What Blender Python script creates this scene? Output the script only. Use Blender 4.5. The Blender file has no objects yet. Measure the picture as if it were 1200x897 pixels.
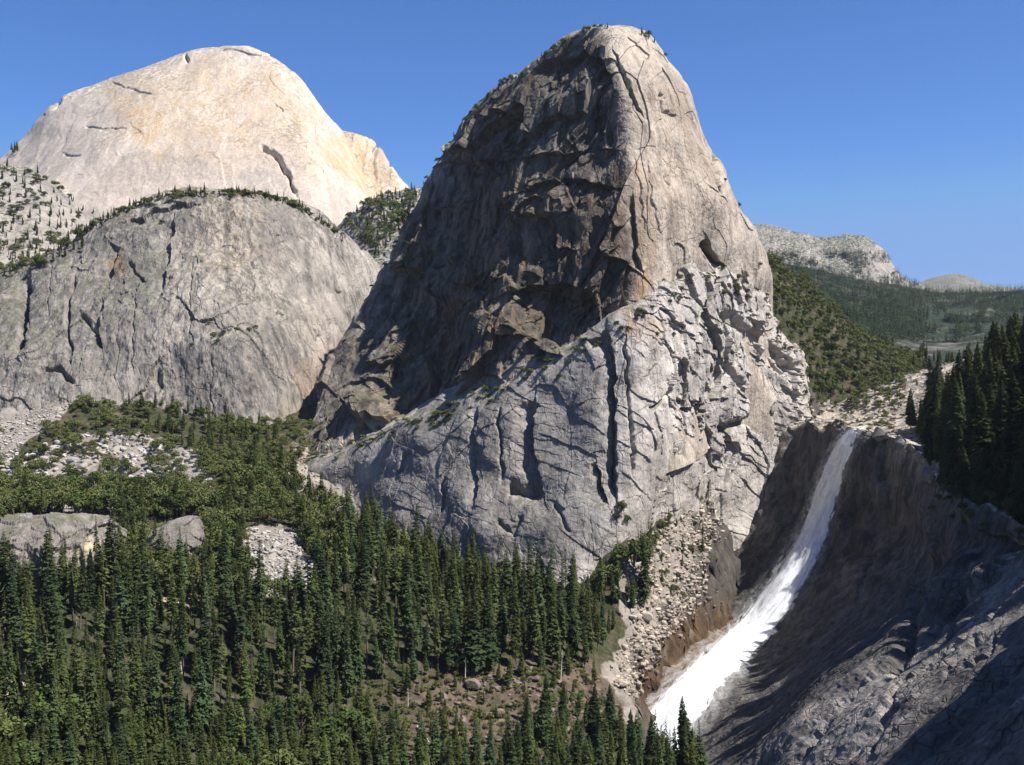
import bpy, math, random
import numpy as np
from mathutils import Vector, Matrix
from mathutils.bvhtree import BVHTree

# ------------------------------------------------------------------ basics
scene = bpy.context.scene
COL = scene.collection
F = 1287.0          # focal length in photo pixels (1200 px wide frame)
EYE = 300.0         # eye height, metres above the datum
CX, CY = 600.0, 448.5
SUN_AZ, SUN_EL = 114.0, 56.0      # degrees right of the view axis (+Y), elevation


def P(px, py, D):
    """A world point at depth D on the sight line through a photo pixel (used to lay the terrain out)."""
    return np.array([(px - CX) / F * D, D, EYE + (CY - py) / F * D])


def project(p):
    d = np.maximum(p[:, 1], 1.0)
    return np.stack([CX + p[:, 0] / d * F, CY - (p[:, 2] - EYE) / d * F], 1)


# ------------------------------------------------------------------ noise
def _hash(ix, iy, iz, seed):
    h = (ix.astype(np.uint32) * np.uint32(374761393) + iy.astype(np.uint32) * np.uint32(668265263)
         + iz.astype(np.uint32) * np.uint32(2147483647 - 1640531) + np.uint32((seed * 974711 + 77) & 0xffffffff))
    h = (h ^ (h >> np.uint32(13))) * np.uint32(1274126177)
    h = (h ^ (h >> np.uint32(15))) * np.uint32(2246822519)
    return h ^ (h >> np.uint32(16))


_rs = np.random.RandomState(7)
_G = _rs.normal(size=(256, 3)).astype(np.float32)
_G /= np.linalg.norm(_G, axis=1, keepdims=True)


def noise(p, seed=0):
    p = p.astype(np.float64)
    i = np.floor(p)
    f = (p - i).astype(np.float32)
    i = i.astype(np.int64)
    u = f * f * f * (f * (f * 6 - 15) + 10)
    out = np.zeros(len(p), np.float32)
    for dx in (0, 1):
        wx = u[:, 0] if dx else 1 - u[:, 0]
        for dy in (0, 1):
            wy = u[:, 1] if dy else 1 - u[:, 1]
            for dz in (0, 1):
                wz = u[:, 2] if dz else 1 - u[:, 2]
                g = _G[_hash(i[:, 0] + dx, i[:, 1] + dy, i[:, 2] + dz, seed) & np.uint32(255)]
                out += wx * wy * wz * (g[:, 0] * (f[:, 0] - dx) + g[:, 1] * (f[:, 1] - dy) + g[:, 2] * (f[:, 2] - dz))
    return out * 1.6


def fbm(p, octaves=4, seed=0, gain=0.5):
    out = np.zeros(len(p), np.float32)
    a, s = 1.0, 1.0
    for k in range(octaves):
        out += a * noise(p * s + 17.3 * k, seed + k)
        a *= gain
        s *= 2.03
    return out


def ridged(p, octaves=3, seed=0):
    out = np.zeros(len(p), np.float32)
    a, s = 1.0, 1.0
    for k in range(octaves):
        out += a * (1 - 2 * np.abs(noise(p * s + 9.1 * k, seed + k)))
        a *= 0.5
        s *= 2.1
    return out


def slabs(p, seed=0, tilt=0.8):
    """Stepped plates: every Voronoi cell has its own height and its own tilt, so plates meet in sharp steps."""
    i = np.floor(p).astype(np.int64)
    f = p - i
    best = np.full(len(p), 9e9)
    second = np.full(len(p), 9e9)
    val = np.zeros(len(p))
    for dx in (-1, 0, 1):
        for dy in (-1, 0, 1):
            for dz in (-1, 0, 1):
                h = _hash(i[:, 0] + dx, i[:, 1] + dy, i[:, 2] + dz, seed)
                cx = dx + (h & np.uint32(255)) / 255.0
                cy = dy + ((h >> np.uint32(8)) & np.uint32(255)) / 255.0
                cz = dz + ((h >> np.uint32(16)) & np.uint32(255)) / 255.0
                ox, oy, oz = f[:, 0] - cx, f[:, 1] - cy, f[:, 2] - cz
                d = ox * ox + oy * oy + oz * oz
                g = _G[(h >> np.uint32(20)) & np.uint32(255)]
                v = ((h >> np.uint32(24)) & np.uint32(255)) / 255.0 - 0.5 + tilt * (ox * g[:, 0] + oy * g[:, 1] + oz * g[:, 2])
                m = d < best
                second = np.where(m, best, np.minimum(second, d))
                val = np.where(m, v, val)
                best = np.where(m, d, best)
    return val, np.sqrt(second) - np.sqrt(best)


def sstep(a, b, x):
    t = np.clip((x - a) / (b - a), 0, 1)
    return t * t * (3 - 2 * t)


# ------------------------------------------------------------------ meshes
def props(o, label=None, cat=None, group=None, kind=None):
    if label: o['label'] = label
    if cat: o['category'] = cat
    if group: o['group'] = group
    if kind: o['kind'] = kind
    return o


def mesh_from(name, verts, faces, mats, attr=None, smooth=True, mat_index=None):
    """faces: (n,3) or (n,4) int array."""
    verts = np.asarray(verts, np.float32)
    faces = np.asarray(faces, np.int32)
    k = faces.shape[1]
    me = bpy.data.meshes.new(name)
    me.vertices.add(len(verts))
    me.vertices.foreach_set('co', verts.ravel())
    me.loops.add(faces.size)
    me.loops.foreach_set('vertex_index', faces.ravel())
    me.polygons.add(len(faces))
    me.polygons.foreach_set('loop_start', np.arange(len(faces), dtype=np.int32) * k)
    me.polygons.foreach_set('loop_total', np.full(len(faces), k, np.int32))
    me.polygons.foreach_set('use_smooth', np.full(len(faces), smooth, bool))
    if mat_index is not None:
        me.polygons.foreach_set('material_index', np.asarray(mat_index, np.int32))
    if attr:
        for an, av in attr.items():
            a = me.color_attributes.new(an, 'FLOAT_COLOR', 'POINT')
            c = np.ones((len(verts), 4), np.float32)
            c[:, :av.shape[1]] = av
            a.data.foreach_set('color', c.ravel())
    for m in (mats if isinstance(mats, (list, tuple)) else [mats]):
        me.materials.append(m)
    me.update(calc_edges=True)
    me.validate()
    return me


def add(name, me, parent=None):
    o = bpy.data.objects.new(name, me)
    COL.objects.link(o)
    if parent is not None:
        o.parent = parent
    return o


def grid_faces(nr, nc, cyclic=False):
    r = np.arange(nr - 1)[:, None]
    c = np.arange(nc if cyclic else nc - 1)[None, :]
    c2 = (c + 1) % nc
    a = r * nc + c
    b = r * nc + c2
    return np.stack([a, b, b + nc, a + nc], -1).reshape(-1, 4)


def cr(pts, t, cyclic=False):
    """Catmull-Rom through pts (k,...) at parameters t in [0, k-1] (or [0,k) cyclic)."""
    k = len(pts)
    i = np.floor(t).astype(int)
    if not cyclic:
        i = np.clip(i, 0, k - 2)
    f = (t - i).reshape((-1,) + (1,) * (pts.ndim - 1))
    g = (lambda j: pts[j % k]) if cyclic else (lambda j: pts[np.clip(j, 0, k - 1)])
    p0, p1, p2, p3 = g(i - 1), g(i), g(i + 1), g(i + 2)
    return 0.5 * (2 * p1 + (p2 - p0) * f + (2 * p0 - 5 * p1 + 4 * p2 - p3) * f ** 2 + (3 * p1 - p0 - 3 * p2 + p3) * f ** 3)


def rail(pts, n):
    """A rail of (px, py, depth) control points, resampled to n points by arc length."""
    w = np.array([P(*q) if len(q) == 3 else q[1:] for q in pts])
    d = cr(w, np.linspace(0, len(w) - 1, 40 * (len(w) - 1) + 1))
    s = np.concatenate([[0], np.cumsum(np.linalg.norm(np.diff(d, axis=0), axis=1))])
    q = np.linspace(0, s[-1], n)
    return np.stack([np.interp(q, s, d[:, a]) for a in range(3)], 1)


def loft(rails, nrow, spans, cyclic=True, linear=False):
    """Surface through rails; spans = columns in each gap between rails."""
    R = np.array([rail(r, nrow) for r in rails])            # (rails, rows, 3)
    t = np.concatenate([i + np.arange(s) / s for i, s in enumerate(spans)])
    if not cyclic:
        t = np.concatenate([t, [len(rails) - 1.0]])
    if linear:
        i = np.clip(np.floor(t).astype(int), 0, len(rails) - 1)
        f = (t - i)[:, None, None]
        S = R[i] * (1 - f) + R[(i + 1) % len(rails) if cyclic else np.minimum(i + 1, len(rails) - 1)] * f
    else:
        S = cr(R, t, cyclic)
    return np.swapaxes(S, 0, 1)                             # (rows, cols, 3)


def normals(S, cyclic=False):
    dv = np.gradient(S, axis=0)
    if cyclic:
        du = (np.roll(S, -1, 1) - np.roll(S, 1, 1)) * 0.5
    else:
        du = np.gradient(S, axis=1)
    n = np.cross(du, dv)
    n /= np.linalg.norm(n, axis=2, keepdims=True) + 1e-9
    return n


def seg_dist(uv, line):
    """Distance and side of points to a polyline (photo pixels); side > 0 on the left of an upward stroke."""
    line = np.asarray(line, float)
    best = np.full(len(uv), 1e9)
    side = np.zeros(len(uv))
    along = np.zeros(len(uv))
    n = len(line) - 1
    for k in range(n):
        a, b = line[k], line[k + 1]
        ab = b - a
        t = np.clip(((uv - a) @ ab) / (ab @ ab), 0, 1)
        q = uv - (a + t[:, None] * ab)
        d = np.hypot(q[:, 0], q[:, 1])
        s = ab[0] * (uv[:, 1] - a[1]) - ab[1] * (uv[:, 0] - a[0])
        m = d < best
        best = np.where(m, d, best)
        side = np.where(m, s, side)
        along = np.where(m, (k + t) / n, along)
    return best, side, along


def wob(uv, amp, sc, seed):
    z = np.zeros(len(uv))
    return np.stack([uv[:, 0] + amp * fbm(np.stack([uv[:, 0] / sc, uv[:, 1] / sc, z], 1), 3, seed),
                     uv[:, 1] + amp * fbm(np.stack([uv[:, 0] / sc, uv[:, 1] / sc, z + 9], 1), 3, seed + 5)], 1)


def carve(uv, feats, seed=0):
    """Sculpting list. ('groove', line, width px, depth m) or ('step', line, fall-off px, depth m): the rock on the
    photo-left of the line (line drawn downwards) lies deeper and recovers over the fall-off."""
    d = np.zeros(len(uv))
    w = wob(uv, 3.5, 16.0, seed + 50)
    for kind, line, wd, dep in feats:
        line = np.asarray(line, float)
        lo, hi = line.min(0) - 3 * wd - 8, line.max(0) + 3 * wd + 8
        m = np.all((uv > lo) & (uv < hi), axis=1)
        if not m.any():
            continue
        dist, side, al = seg_dist(w[m], line)
        ends = np.minimum(1, np.minimum(al, 1 - al) / 0.12 + 0.15)
        if kind == 'groove':
            d[m] -= dep * np.exp(-(dist / wd) ** 2) * ends
        else:
            d[m] -= dep * np.where(side > 0, np.exp(-(dist / wd) ** 1.5), 0) * ends * np.where(dist < 3 * wd, 1, 0)
    return d


def in_poly(uv, poly):
    poly = np.asarray(poly, float)
    x, y = uv[:, 0], uv[:, 1]
    r = np.zeros(len(uv), bool)
    j = len(poly) - 1
    for i in range(len(poly)):
        xi, yi = poly[i]
        xj, yj = poly[j]
        c = ((yi > y) != (yj > y)) & (x < (xj - xi) * (y - yi) / (yj - yi + 1e-12) + xi)
        r ^= c
        j = i
    return r


def soft_poly(uv, poly, soft):
    """1 inside a photo-space outline, fading over `soft` px outside, with a ragged edge."""
    w = wob(uv, soft * 0.8, soft * 2.0, 31)
    pl = np.vstack([poly, poly[:1]])
    d, _, _ = seg_dist(w, pl)
    ins = in_poly(w, poly)
    return np.clip(0.5 + np.where(ins, d, -d) / (2 * soft), 0, 1)


# ------------------------------------------------------------------ materials
class NT:
    """Short helper for node trees."""
    def __init__(self, name):
        self.m = bpy.data.materials.new(name)
        self.m.use_nodes = True
        self.t = self.m.node_tree
        self.t.nodes.clear()
        self.out = self.t.nodes.new('ShaderNodeOutputMaterial')
        self.b = self.t.nodes.new('ShaderNodeBsdfPrincipled')
        self.t.links.new(self.b.outputs[0], self.out.inputs['Surface'])
        self.co = self.t.nodes.new('ShaderNodeTexCoord').outputs['Object']

    def put(self, sock, v):
        if hasattr(v, 'is_output'):
            self.t.links.new(v, sock)
        elif isinstance(v, (tuple, list)) and len(v) == 3 and sock.type == 'RGBA':
            sock.default_value = (*v, 1)
        else:
            sock.default_value = v

    def mapping(self, scale, co=None, rot=(0, 0, 0)):
        n = self.t.nodes.new('ShaderNodeMapping')
        self.put(n.inputs['Vector'], co or self.co)
        n.inputs['Scale'].default_value = scale
        n.inputs['Rotation'].default_value = rot
        return n.outputs[0]

    def noise(self, vec, scale=1.0, detail=4, rough=0.55, dist=0.0, col=False):
        n = self.t.nodes.new('ShaderNodeTexNoise')
        self.put(n.inputs['Vector'], vec)
        n.inputs['Scale'].default_value = scale
        n.inputs['Detail'].default_value = detail
        n.inputs['Roughness'].default_value = rough
        n.inputs['Distortion'].default_value = dist
        return n.outputs['Color' if col else 'Fac']

    def voronoi(self, vec, scale=1.0, feature='DISTANCE_TO_EDGE', out='Distance'):
        n = self.t.nodes.new('ShaderNodeTexVoronoi')
        n.feature = feature
        self.put(n.inputs['Vector'], vec)
        n.inputs['Scale'].default_value = scale
        return n.outputs[out]

    def ramp(self, fac, *stops):
        n = self.t.nodes.new('ShaderNodeValToRGB')
        self.put(n.inputs[0], fac)
        e = n.color_ramp.elements
        while len(e) < len(stops):
            e.new(0.5)
        for q, (pos, c) in zip(e, stops):
            q.position = pos
            q.color = (c, c, c, 1) if isinstance(c, (int, float)) else (*c, 1)
        return n.outputs[0]

    def mix(self, fac, a, b, mode='MIX'):
        n = self.t.nodes.new('ShaderNodeMix')
        n.data_type = 'RGBA'
        n.blend_type = mode
        self.put(n.inputs[0], fac)
        self.put(n.inputs[6], a)
        self.put(n.inputs[7], b)
        return n.outputs[2]

    def math(self, op, a, b=0.0, clamp=False):
        n = self.t.nodes.new('ShaderNodeMath')
        n.operation = op
        n.use_clamp = clamp
        self.put(n.inputs[0], a)
        self.put(n.inputs[1], b)
        return n.outputs[0]

    def vadd(self, a, b, k):
        n = self.t.nodes.new('ShaderNodeVectorMath')
        n.operation = 'MULTIPLY_ADD'
        self.put(n.inputs[0], b)
        n.inputs[1].default_value = (k, k, k)
        self.put(n.inputs[2], a)
        return n.outputs[0]

    def attr(self, name):
        n = self.t.nodes.new('ShaderNodeAttribute')
        n.attribute_name = name
        s = self.t.nodes.new('ShaderNodeSeparateColor')
        self.t.links.new(n.outputs['Color'], s.inputs[0])
        return s.outputs[0], s.outputs[1], s.outputs[2]

    def up(self):
        g = self.t.nodes.new('ShaderNodeNewGeometry')
        s = self.t.nodes.new('ShaderNodeSeparateXYZ')
        self.t.links.new(g.outputs['Normal'], s.inputs[0])
        return s.outputs[2]

    def finish(self, col, rough=0.9, bump=None, strength=0.5, dist=1.0, spec=0.2):
        self.put(self.b.inputs['Base Color'], col)
        self.put(self.b.inputs['Roughness'], rough)
        self.b.inputs['Specular IOR Level'].default_value = spec
        if bump is not None:
            n = self.t.nodes.new('ShaderNodeBump')
            n.inputs['Strength'].default_value = strength
            n.inputs['Distance'].default_value = dist
            self.put(n.inputs['Height'], bump)
            self.t.links.new(n.outputs[0], self.b.inputs['Normal'])
        return self.m


def rock_material(name, light, mid, dark, stain=(0.42, 0.24, 0.10), streak=0.5, scale=1.0, crack=0.5, bump=0.6,
                  streak_shade=(0.10, 0.095, 0.09), moss_or_sun=(0.07, 0.075, 0.03), ledge_amt=0.6, wet=False):
    """Granite. mask attribute: R ochre stain, G dark tone, water streak and painted wall shade, B ledge soil and plants, or painted sunlit gorge tops."""
    n = NT(name)
    R, G, B = n.attr('mask')
    warp = n.noise(n.mapping((0.02 * scale,) * 3), 1, 3, 0.6, col=True)
    base = n.noise(n.mapping((0.018 * scale, 0.018 * scale, 0.010 * scale)), 1, 7, 0.62, 0.6)
    c = n.mix(n.ramp(base, (0.34, 0.0), (0.62, 1.0)), mid, light)
    blot = n.noise(n.mapping((0.05 * scale, 0.05 * scale, 0.022 * scale)), 1, 6, 0.66, 0.8)
    c = n.mix(n.math('MULTIPLY', n.ramp(blot, (0.50, 0.0), (0.68, 1.0)), 0.75), c, dark)
    # water streaks running down the face
    st = n.noise(n.mapping((0.16 * scale, 0.16 * scale, 0.007 * scale)), 1, 5, 0.65, 0.25)
    st2 = n.noise(n.mapping((0.012 * scale, 0.012 * scale, 0.012 * scale)), 1, 2)
    sm = n.math('MULTIPLY', n.ramp(st, (0.46, 0.0), (0.62, 1.0)), n.ramp(st2, (0.38, 0.0), (0.58, 1.0)))
    c = n.mix(n.math('MULTIPLY', sm, streak), c, streak_shade)
    lst = n.noise(n.mapping((0.10 * scale, 0.10 * scale, 0.006 * scale)), 1, 4, 0.6, 0.2)
    c = n.mix(n.math('MULTIPLY', n.ramp(lst, (0.55, 0.0), (0.70, 1.0)), 0.45 * streak + 0.1), c, tuple(min(0.8, v * 1.25) for v in light))
    # ochre
    sn = n.noise(n.mapping((0.09 * scale, 0.09 * scale, 0.008 * scale)), 1, 5, 0.6, 0.3)
    c = n.mix(n.math('MULTIPLY', R, n.ramp(sn, (0.36, 0.1), (0.60, 1.0))), c, stain)
    gn = n.noise(n.mapping((0.11 * scale, 0.11 * scale, 0.03 * scale)), 1, 5, 0.65, 0.5)
    c = n.mix(n.math('MULTIPLY', G, n.ramp(gn, (0.30, 0.35), (0.62, 1.0))), c, streak_shade)
    # plates weathered to different tones
    pl = n.voronoi(n.vadd(n.mapping((0.03 * scale, 0.03 * scale, 0.015 * scale)), warp, 0.8), 1.0, 'F1', 'Color')
    c = n.mix(0.35, c, n.ramp(pl, (0.0, 0.62), (1.0, 1.25)), 'MULTIPLY')
    # joints
    wv3 = n.vadd(n.mapping((0.07 * scale, 0.07 * scale, 0.009 * scale), rot=(0.12, 0.25, 0)), warp, 0.35)
    e3 = n.voronoi(wv3, 1.0)
    wv = n.vadd(n.mapping((0.040 * scale, 0.040 * scale, 0.018 * scale)), warp, 0.9)
    e1 = n.voronoi(wv, 1.0)
    wv2 = n.vadd(n.mapping((0.13 * scale, 0.13 * scale, 0.07 * scale)), warp, 1.2)
    e2 = n.voronoi(wv2, 1.0)
    k1 = n.ramp(e1, (0.0, 1.0), (0.022, 0.0))
    k2 = n.ramp(e2, (0.0, 0.7), (0.04, 0.0))
    k3 = n.ramp(e3, (0.0, 0.8), (0.02, 0.0))
    kk = n.math('MULTIPLY', n.math('MAXIMUM', n.math('MAXIMUM', k1, k2), k3), n.ramp(n.noise(n.mapping((0.03 * scale,) * 3), 1, 3), (0.42, 0.0), (0.62, 1.0)))
    c = n.mix(n.math('MULTIPLY', kk, crack), c, (0.06, 0.055, 0.05))
    # grain
    fine = n.noise(n.mapping((0.5 * scale, 0.5 * scale, 0.35 * scale)), 1, 5, 0.7)
    c = n.mix(0.55, c, n.ramp(fine, (0.25, 0.35), (0.75, 1.15)), 'MULTIPLY')
    # soil and low plants on the ledges; on the gorge, painted sunlit tops
    mz = n.math('MULTIPLY', n.math('MULTIPLY', B, n.ramp(n.noise(n.mapping((0.12, 0.12, 0.12)), 1, 4), (0.42, 0.0), (0.55, 1.0))), ledge_amt)
    c = n.mix(mz, c, moss_or_sun)
    h = n.math('ADD', n.math('MULTIPLY', fine, 0.8), n.math('MULTIPLY', blot, 2.0))
    h = n.math('SUBTRACT', h, n.math('MULTIPLY', kk, 1.4 * crack))
    return n.finish(c, 0.55 if wet else 0.92, h, bump, 0.9 / scale, 0.35 if wet else 0.15)


M_LIBERTY = rock_material('granite_grey', (0.50, 0.43, 0.355), (0.37, 0.315, 0.258), (0.20, 0.168, 0.142), streak=0.45, crack=0.6, streak_shade=(0.060, 0.052, 0.046))
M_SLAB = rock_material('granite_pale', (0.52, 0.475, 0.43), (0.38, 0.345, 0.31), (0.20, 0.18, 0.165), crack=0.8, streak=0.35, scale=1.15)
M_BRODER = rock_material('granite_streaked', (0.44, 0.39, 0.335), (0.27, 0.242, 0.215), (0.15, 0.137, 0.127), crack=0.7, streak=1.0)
M_HALF = rock_material('granite_cream', (0.60, 0.515, 0.43), (0.51, 0.43, 0.36), (0.40, 0.34, 0.285), stain=(0.54, 0.37, 0.20), streak=0.55,
                       scale=0.42, crack=0.25, bump=0.35, streak_shade=(0.34, 0.285, 0.24))
M_FAR = rock_material('granite_distant', (0.38, 0.335, 0.29), (0.29, 0.26, 0.23), (0.19, 0.18, 0.17), streak=0.3, scale=0.3, crack=0.3, bump=0.4, moss_or_sun=(0.03, 0.045, 0.02), ledge_amt=1.0)
M_GORGE = rock_material('granite_wet_shaded', (0.33, 0.295, 0.262), (0.150, 0.140, 0.131), (0.050, 0.047, 0.046), stain=(0.115, 0.070, 0.036),
                        streak=0.6, scale=1.3, crack=0.9, bump=0.9, streak_shade=(0.030, 0.029, 0.029), moss_or_sun=(0.40, 0.34, 0.27), ledge_amt=1.0)  # flat gorge tops: dry pale granite with sunlight painted in
M_OUT = rock_material('granite_outcrop', (0.30, 0.265, 0.24), (0.19, 0.17, 0.155), (0.10, 0.092, 0.088), stain=(0.55, 0.46, 0.30), streak=0.3, scale=2.2, crack=0.8)

# ------------------------------------------------------------------ rock masses
def relief(p, big=(0, 100), plates=(), ridge=(0, 10, 3), fine=(0, 5), seed=0, amp=None, warp=0.22, saw=()):
    """Rock relief in metres: broad swells, stepped plates, vertical ribs and fine roughness."""
    d = np.zeros(len(p))
    for k, (a, s, st) in enumerate(plates):
        ps = p / np.array([s, s, s * st])
        w = np.stack([fbm(ps * 1.3 + 31 * j, 2, seed + 60 + 3 * k + j) for j in range(3)], 1)
        v, e = slabs(ps + w * warp, seed + 10 + k, 0.55)
        d += a * v
    for k, (a, ln, dr, wp, ms) in enumerate(saw):
        # overlapping exfoliation sheets: slow rise, sharp drop along direction dr
        c = p @ np.asarray(dr, float) / ln + wp * fbm(p / (ln * 3.2), 3, seed + 120 + k)
        f = c - np.floor(c)
        cut = sstep(0, 0.04, f) * f
        m = np.clip(0.15 + 2.4 * fbm(p / ms + 11, 2, seed + 140 + k), 0, 1)
        h = _hash(np.floor(c).astype(np.int64), np.zeros(len(p), np.int64), np.zeros(len(p), np.int64), seed + k) % np.uint32(97) / 97.0
        d -= a * (cut - 0.5) * m * (0.4 + h)
    if ridge[0]:
        q = p / np.array([ridge[1], ridge[1], ridge[1] * ridge[2]])
        d += ridge[0] * fbm(q, 4, seed + 20)
    d = d if amp is None else d * amp
    if big[0]:
        d += big[0] * fbm(p / big[1], 3, seed)
    if fine[0]:
        d += fine[0] * fbm(p / fine[1], 4, seed + 40, 0.55)
    return d


def rock(name, S, mat, cyclic, outward, feats=(), stains=(), darks=(), cap=False, label=None, amp=None, extra=None, bfun=None, blur=0, smooth=False, edge=6, upcut=(0.55, 0.8), **rel):
    nr, nc = S.shape[:2]
    n = normals(S, cyclic)
    c = np.asarray(outward, float)
    if np.mean(np.sum(n * (S - c), axis=2)) < 0:
        n = -n
    p = S.reshape(-1, 3)
    uv = project(p)
    a = np.ones(len(p)) if amp is None else amp(uv, p)
    d = relief(p, amp=a, **rel)
    cv = carve(uv, feats, rel.get('seed', 0)).reshape(nr, nc)
    if extra is not None:
        d = d + extra(S).ravel()
    d = d.reshape(nr, nc)
    d0 = d.copy()
    for _ in range(blur):
        d[1:-1] = 0.25 * d[:-2] + 0.5 * d[1:-1] + 0.25 * d[2:]
        d[:, 1:-1] = 0.25 * d[:, :-2] + 0.5 * d[:, 1:-1] + 0.25 * d[:, 2:]
    if blur:
        k = sstep(0.40, 0.52, np.linspace(0, 1, nr))[:, None]
        d = d * k + d0 * (1 - k)
        d = d + 0.35 * fbm(p / 3.0, 4, 99, 0.6).reshape(nr, nc) + 0.5 * np.clip(ridged(p / np.array([9.0, 5.0, 9.0]), 3, 98).reshape(nr, nc), 0, 1)
    d = d + cv
    fade = np.minimum(1, np.arange(nr) / edge)[:, None] * np.ones((1, nc)) if cap else np.ones((nr, nc))
    S2 = S + n * (d.reshape(nr, nc) * fade)[:, :, None]
    n2 = normals(S2, cyclic)
    if np.mean(np.sum(n2 * n, axis=2)) < 0:
        n2 = -n2
    R = np.zeros(len(p)); G = np.zeros(len(p))
    for poly, k, soft in stains:
        R = np.maximum(R, k * soft_poly(uv, np.array(poly, float), soft))
    for poly, k, soft in darks:
        G = np.maximum(G, k * soft_poly(uv, np.array(poly, float), soft))
    B = sstep(upcut[0], upcut[1], n2[:, :, 2].ravel())
    if bfun is not None:
        B = B * bfun(p)
    V = S2.reshape(-1, 3)
    f = grid_faces(nr, nc, cyclic)
    mask = np.stack([R, G, B], 1)
    if cap:
        V = np.vstack([V, V[:nc].mean(0) + [0, 0, 2.0]])
        k = np.arange(nc)
        tri = np.stack([np.full(nc, len(V) - 1), (k + 1) % nc, k, k], 1)
        mask = np.vstack([mask, mask[:1]])
    # wind the faces outward
    e1 = V[f[:, 1]] - V[f[:, 0]]
    e2 = V[f[:, 3]] - V[f[:, 0]]
    if np.mean(np.sum(np.cross(e1, e2) * n.reshape(-1, 3)[f[:, 0]], axis=1)) < 0:
        f = f[:, ::-1]
    me = mesh_from(name, V, f, mat, {'mask': mask}, smooth=smooth)
    if cap:
        bm = __import__('bmesh').new()
        bm.from_mesh(me)
        bm.verts.ensure_lookup_table()
        t = len(V) - 1
        for i in range(nc):
            bm.faces.new((bm.verts[t], bm.verts[i], bm.verts[(i + 1) % nc])).smooth = smooth
        bm.normal_update()
        bm.to_mesh(me)
        bm.free()
    o = add(name, me)
    props(o, label, kind='structure')
    return o


# far dome of pale cream rock
half = loft([
    [(262, 54, 2700), (225, 58, 2720), (180, 74, 2740), (120, 95, 2760), (80, 110, 2780), (50, 135, 2790), (25, 165, 2800), (0, 188, 2800), (-60, 235, 2800), (-150, 330, 2800)],
    [(266, 55, 2690), (230, 75, 2660), (190, 110, 2600), (140, 150, 2540), (90, 200, 2480), (40, 250, 2420), (0, 330, 2380)],
    [(270, 55, 2690), (260, 80, 2640), (245, 120, 2560), (235, 160, 2490), (225, 200, 2430), (215, 250, 2370), (205, 330, 2300)],
    [(280, 55, 2690), (300, 80, 2650), (320, 115, 2580), (335, 150, 2520), (350, 185, 2460), (365, 225, 2400), (380, 300, 2320)],
    [(288, 55, 2690), (325, 78, 2670), (352, 115, 2630), (370, 155, 2580), (380, 190, 2530), (392, 230, 2470), (405, 320, 2400)],
    [(292, 54, 2700), (325, 68, 2720), (350, 92, 2730), (375, 130, 2725), (396, 160, 2715), (412, 190, 2700), (428, 225, 2690), (440, 260, 2680), (460, 330, 2670)],
    [(288, 55, 2720), (320, 75, 2850), (360, 130, 2950), (400, 200, 3000), (420, 320, 3000)],
    [(270, 55, 2720), (200, 85, 2900), (120, 140, 3000), (50, 220, 3000), (0, 330, 3000)],
], 420, [150, 170, 170, 130, 110, 20, 12, 20])
rock('mountain', half, M_HALF, True, P(270, 250, 2750), cap=True,
     label='tall rounded dome of cream granite with ochre streaks, farthest left behind the grey cliff',
     feats=[('groove', [(305, 172), (322, 182), (337, 205), (347, 230)], 1.8, 20), ('groove', [(318, 176), (334, 196), (342, 215)], 2, 10),
            ('groove', [(128, 97), (150, 104), (182, 112)], 0.9, 4), ('groove', [(213, 63), (217, 66), (221, 71)], 2.2, 12),
            ('groove', [(98, 145), (118, 152), (150, 150)], 1, 3), ('groove', [(70, 180), (95, 182)], 1, 3),
            ('groove', [(440, 170), (438, 192), (444, 215)], 1.6, 12), ('groove', [(455, 190), (457, 215)], 1.4, 9),
            ('groove', [(320, 120), (333, 130)], 1.5, 6), ('groove', [(62, 128), (72, 115)], 2, 10)],
     stains=[([(128, 110), (230, 75), (330, 70), (372, 140), (370, 215), (330, 170), (300, 190), (180, 190)], 0.48, 22),
             ([(378, 160), (425, 158), (450, 185), (470, 215), (440, 235), (400, 212), (378, 185)], 1.0, 6),
             ([(130, 110), (195, 125), (190, 190), (150, 160)], 0.8, 10)],
     darks=[([(435, 165), (450, 182), (462, 215), (445, 225)], 0.5, 5)],
     big=(8, 260), plates=((3.2, 160, 1.6), (1.2, 60, 2.5)), ridge=(1.2, 30, 9), fine=(0.35, 14), seed=11, smooth=True)
hs = loft([
    [(385, 150, 2900), (370, 190, 2880), (360, 250, 2860), (350, 330, 2840)],
    [(396, 154, 2830), (392, 190, 2760), (400, 215, 2700), (415, 235, 2640), (425, 330, 2580)],
    [(410, 155, 2830), (414, 185, 2760), (424, 210, 2710), (436, 235, 2660), (445, 330, 2600)],
    [(424, 159, 2840), (435, 185, 2800), (448, 212, 2760), (458, 235, 2720), (465, 330, 2660)],
    [(430, 161, 2860), (449, 182, 2860), (469, 212, 2850), (479, 232, 2840), (500, 330, 2820)],
    [(420, 160, 2900), (430, 200, 3000), (440, 260, 3050), (440, 330, 3060)],
], 200, [40, 60, 60, 60, 20, 20])
rock('mountain', hs, M_HALF, True, P(420, 230, 2880), cap=True, label='ochre streaked shoulder of the cream dome, to its right behind the notch',
     feats=[('groove', [(440, 170), (438, 192), (444, 215)], 1.6, 12), ('groove', [(455, 190), (457, 215)], 1.4, 9), ('groove', [(428, 165), (426, 200)], 1.2, 6)],
     stains=[([(385, 150), (425, 155), (450, 185), (475, 225), (440, 240), (400, 220), (385, 185)], 0.85, 8)], darks=[([(435, 165), (450, 182), (462, 215), (445, 225)], 0.5, 5)],
     big=(8, 150), plates=((4, 90, 2.5), (1.5, 40, 3)), ridge=(3, 22, 9), fine=(0.4, 12), seed=12, smooth=True)

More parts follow.
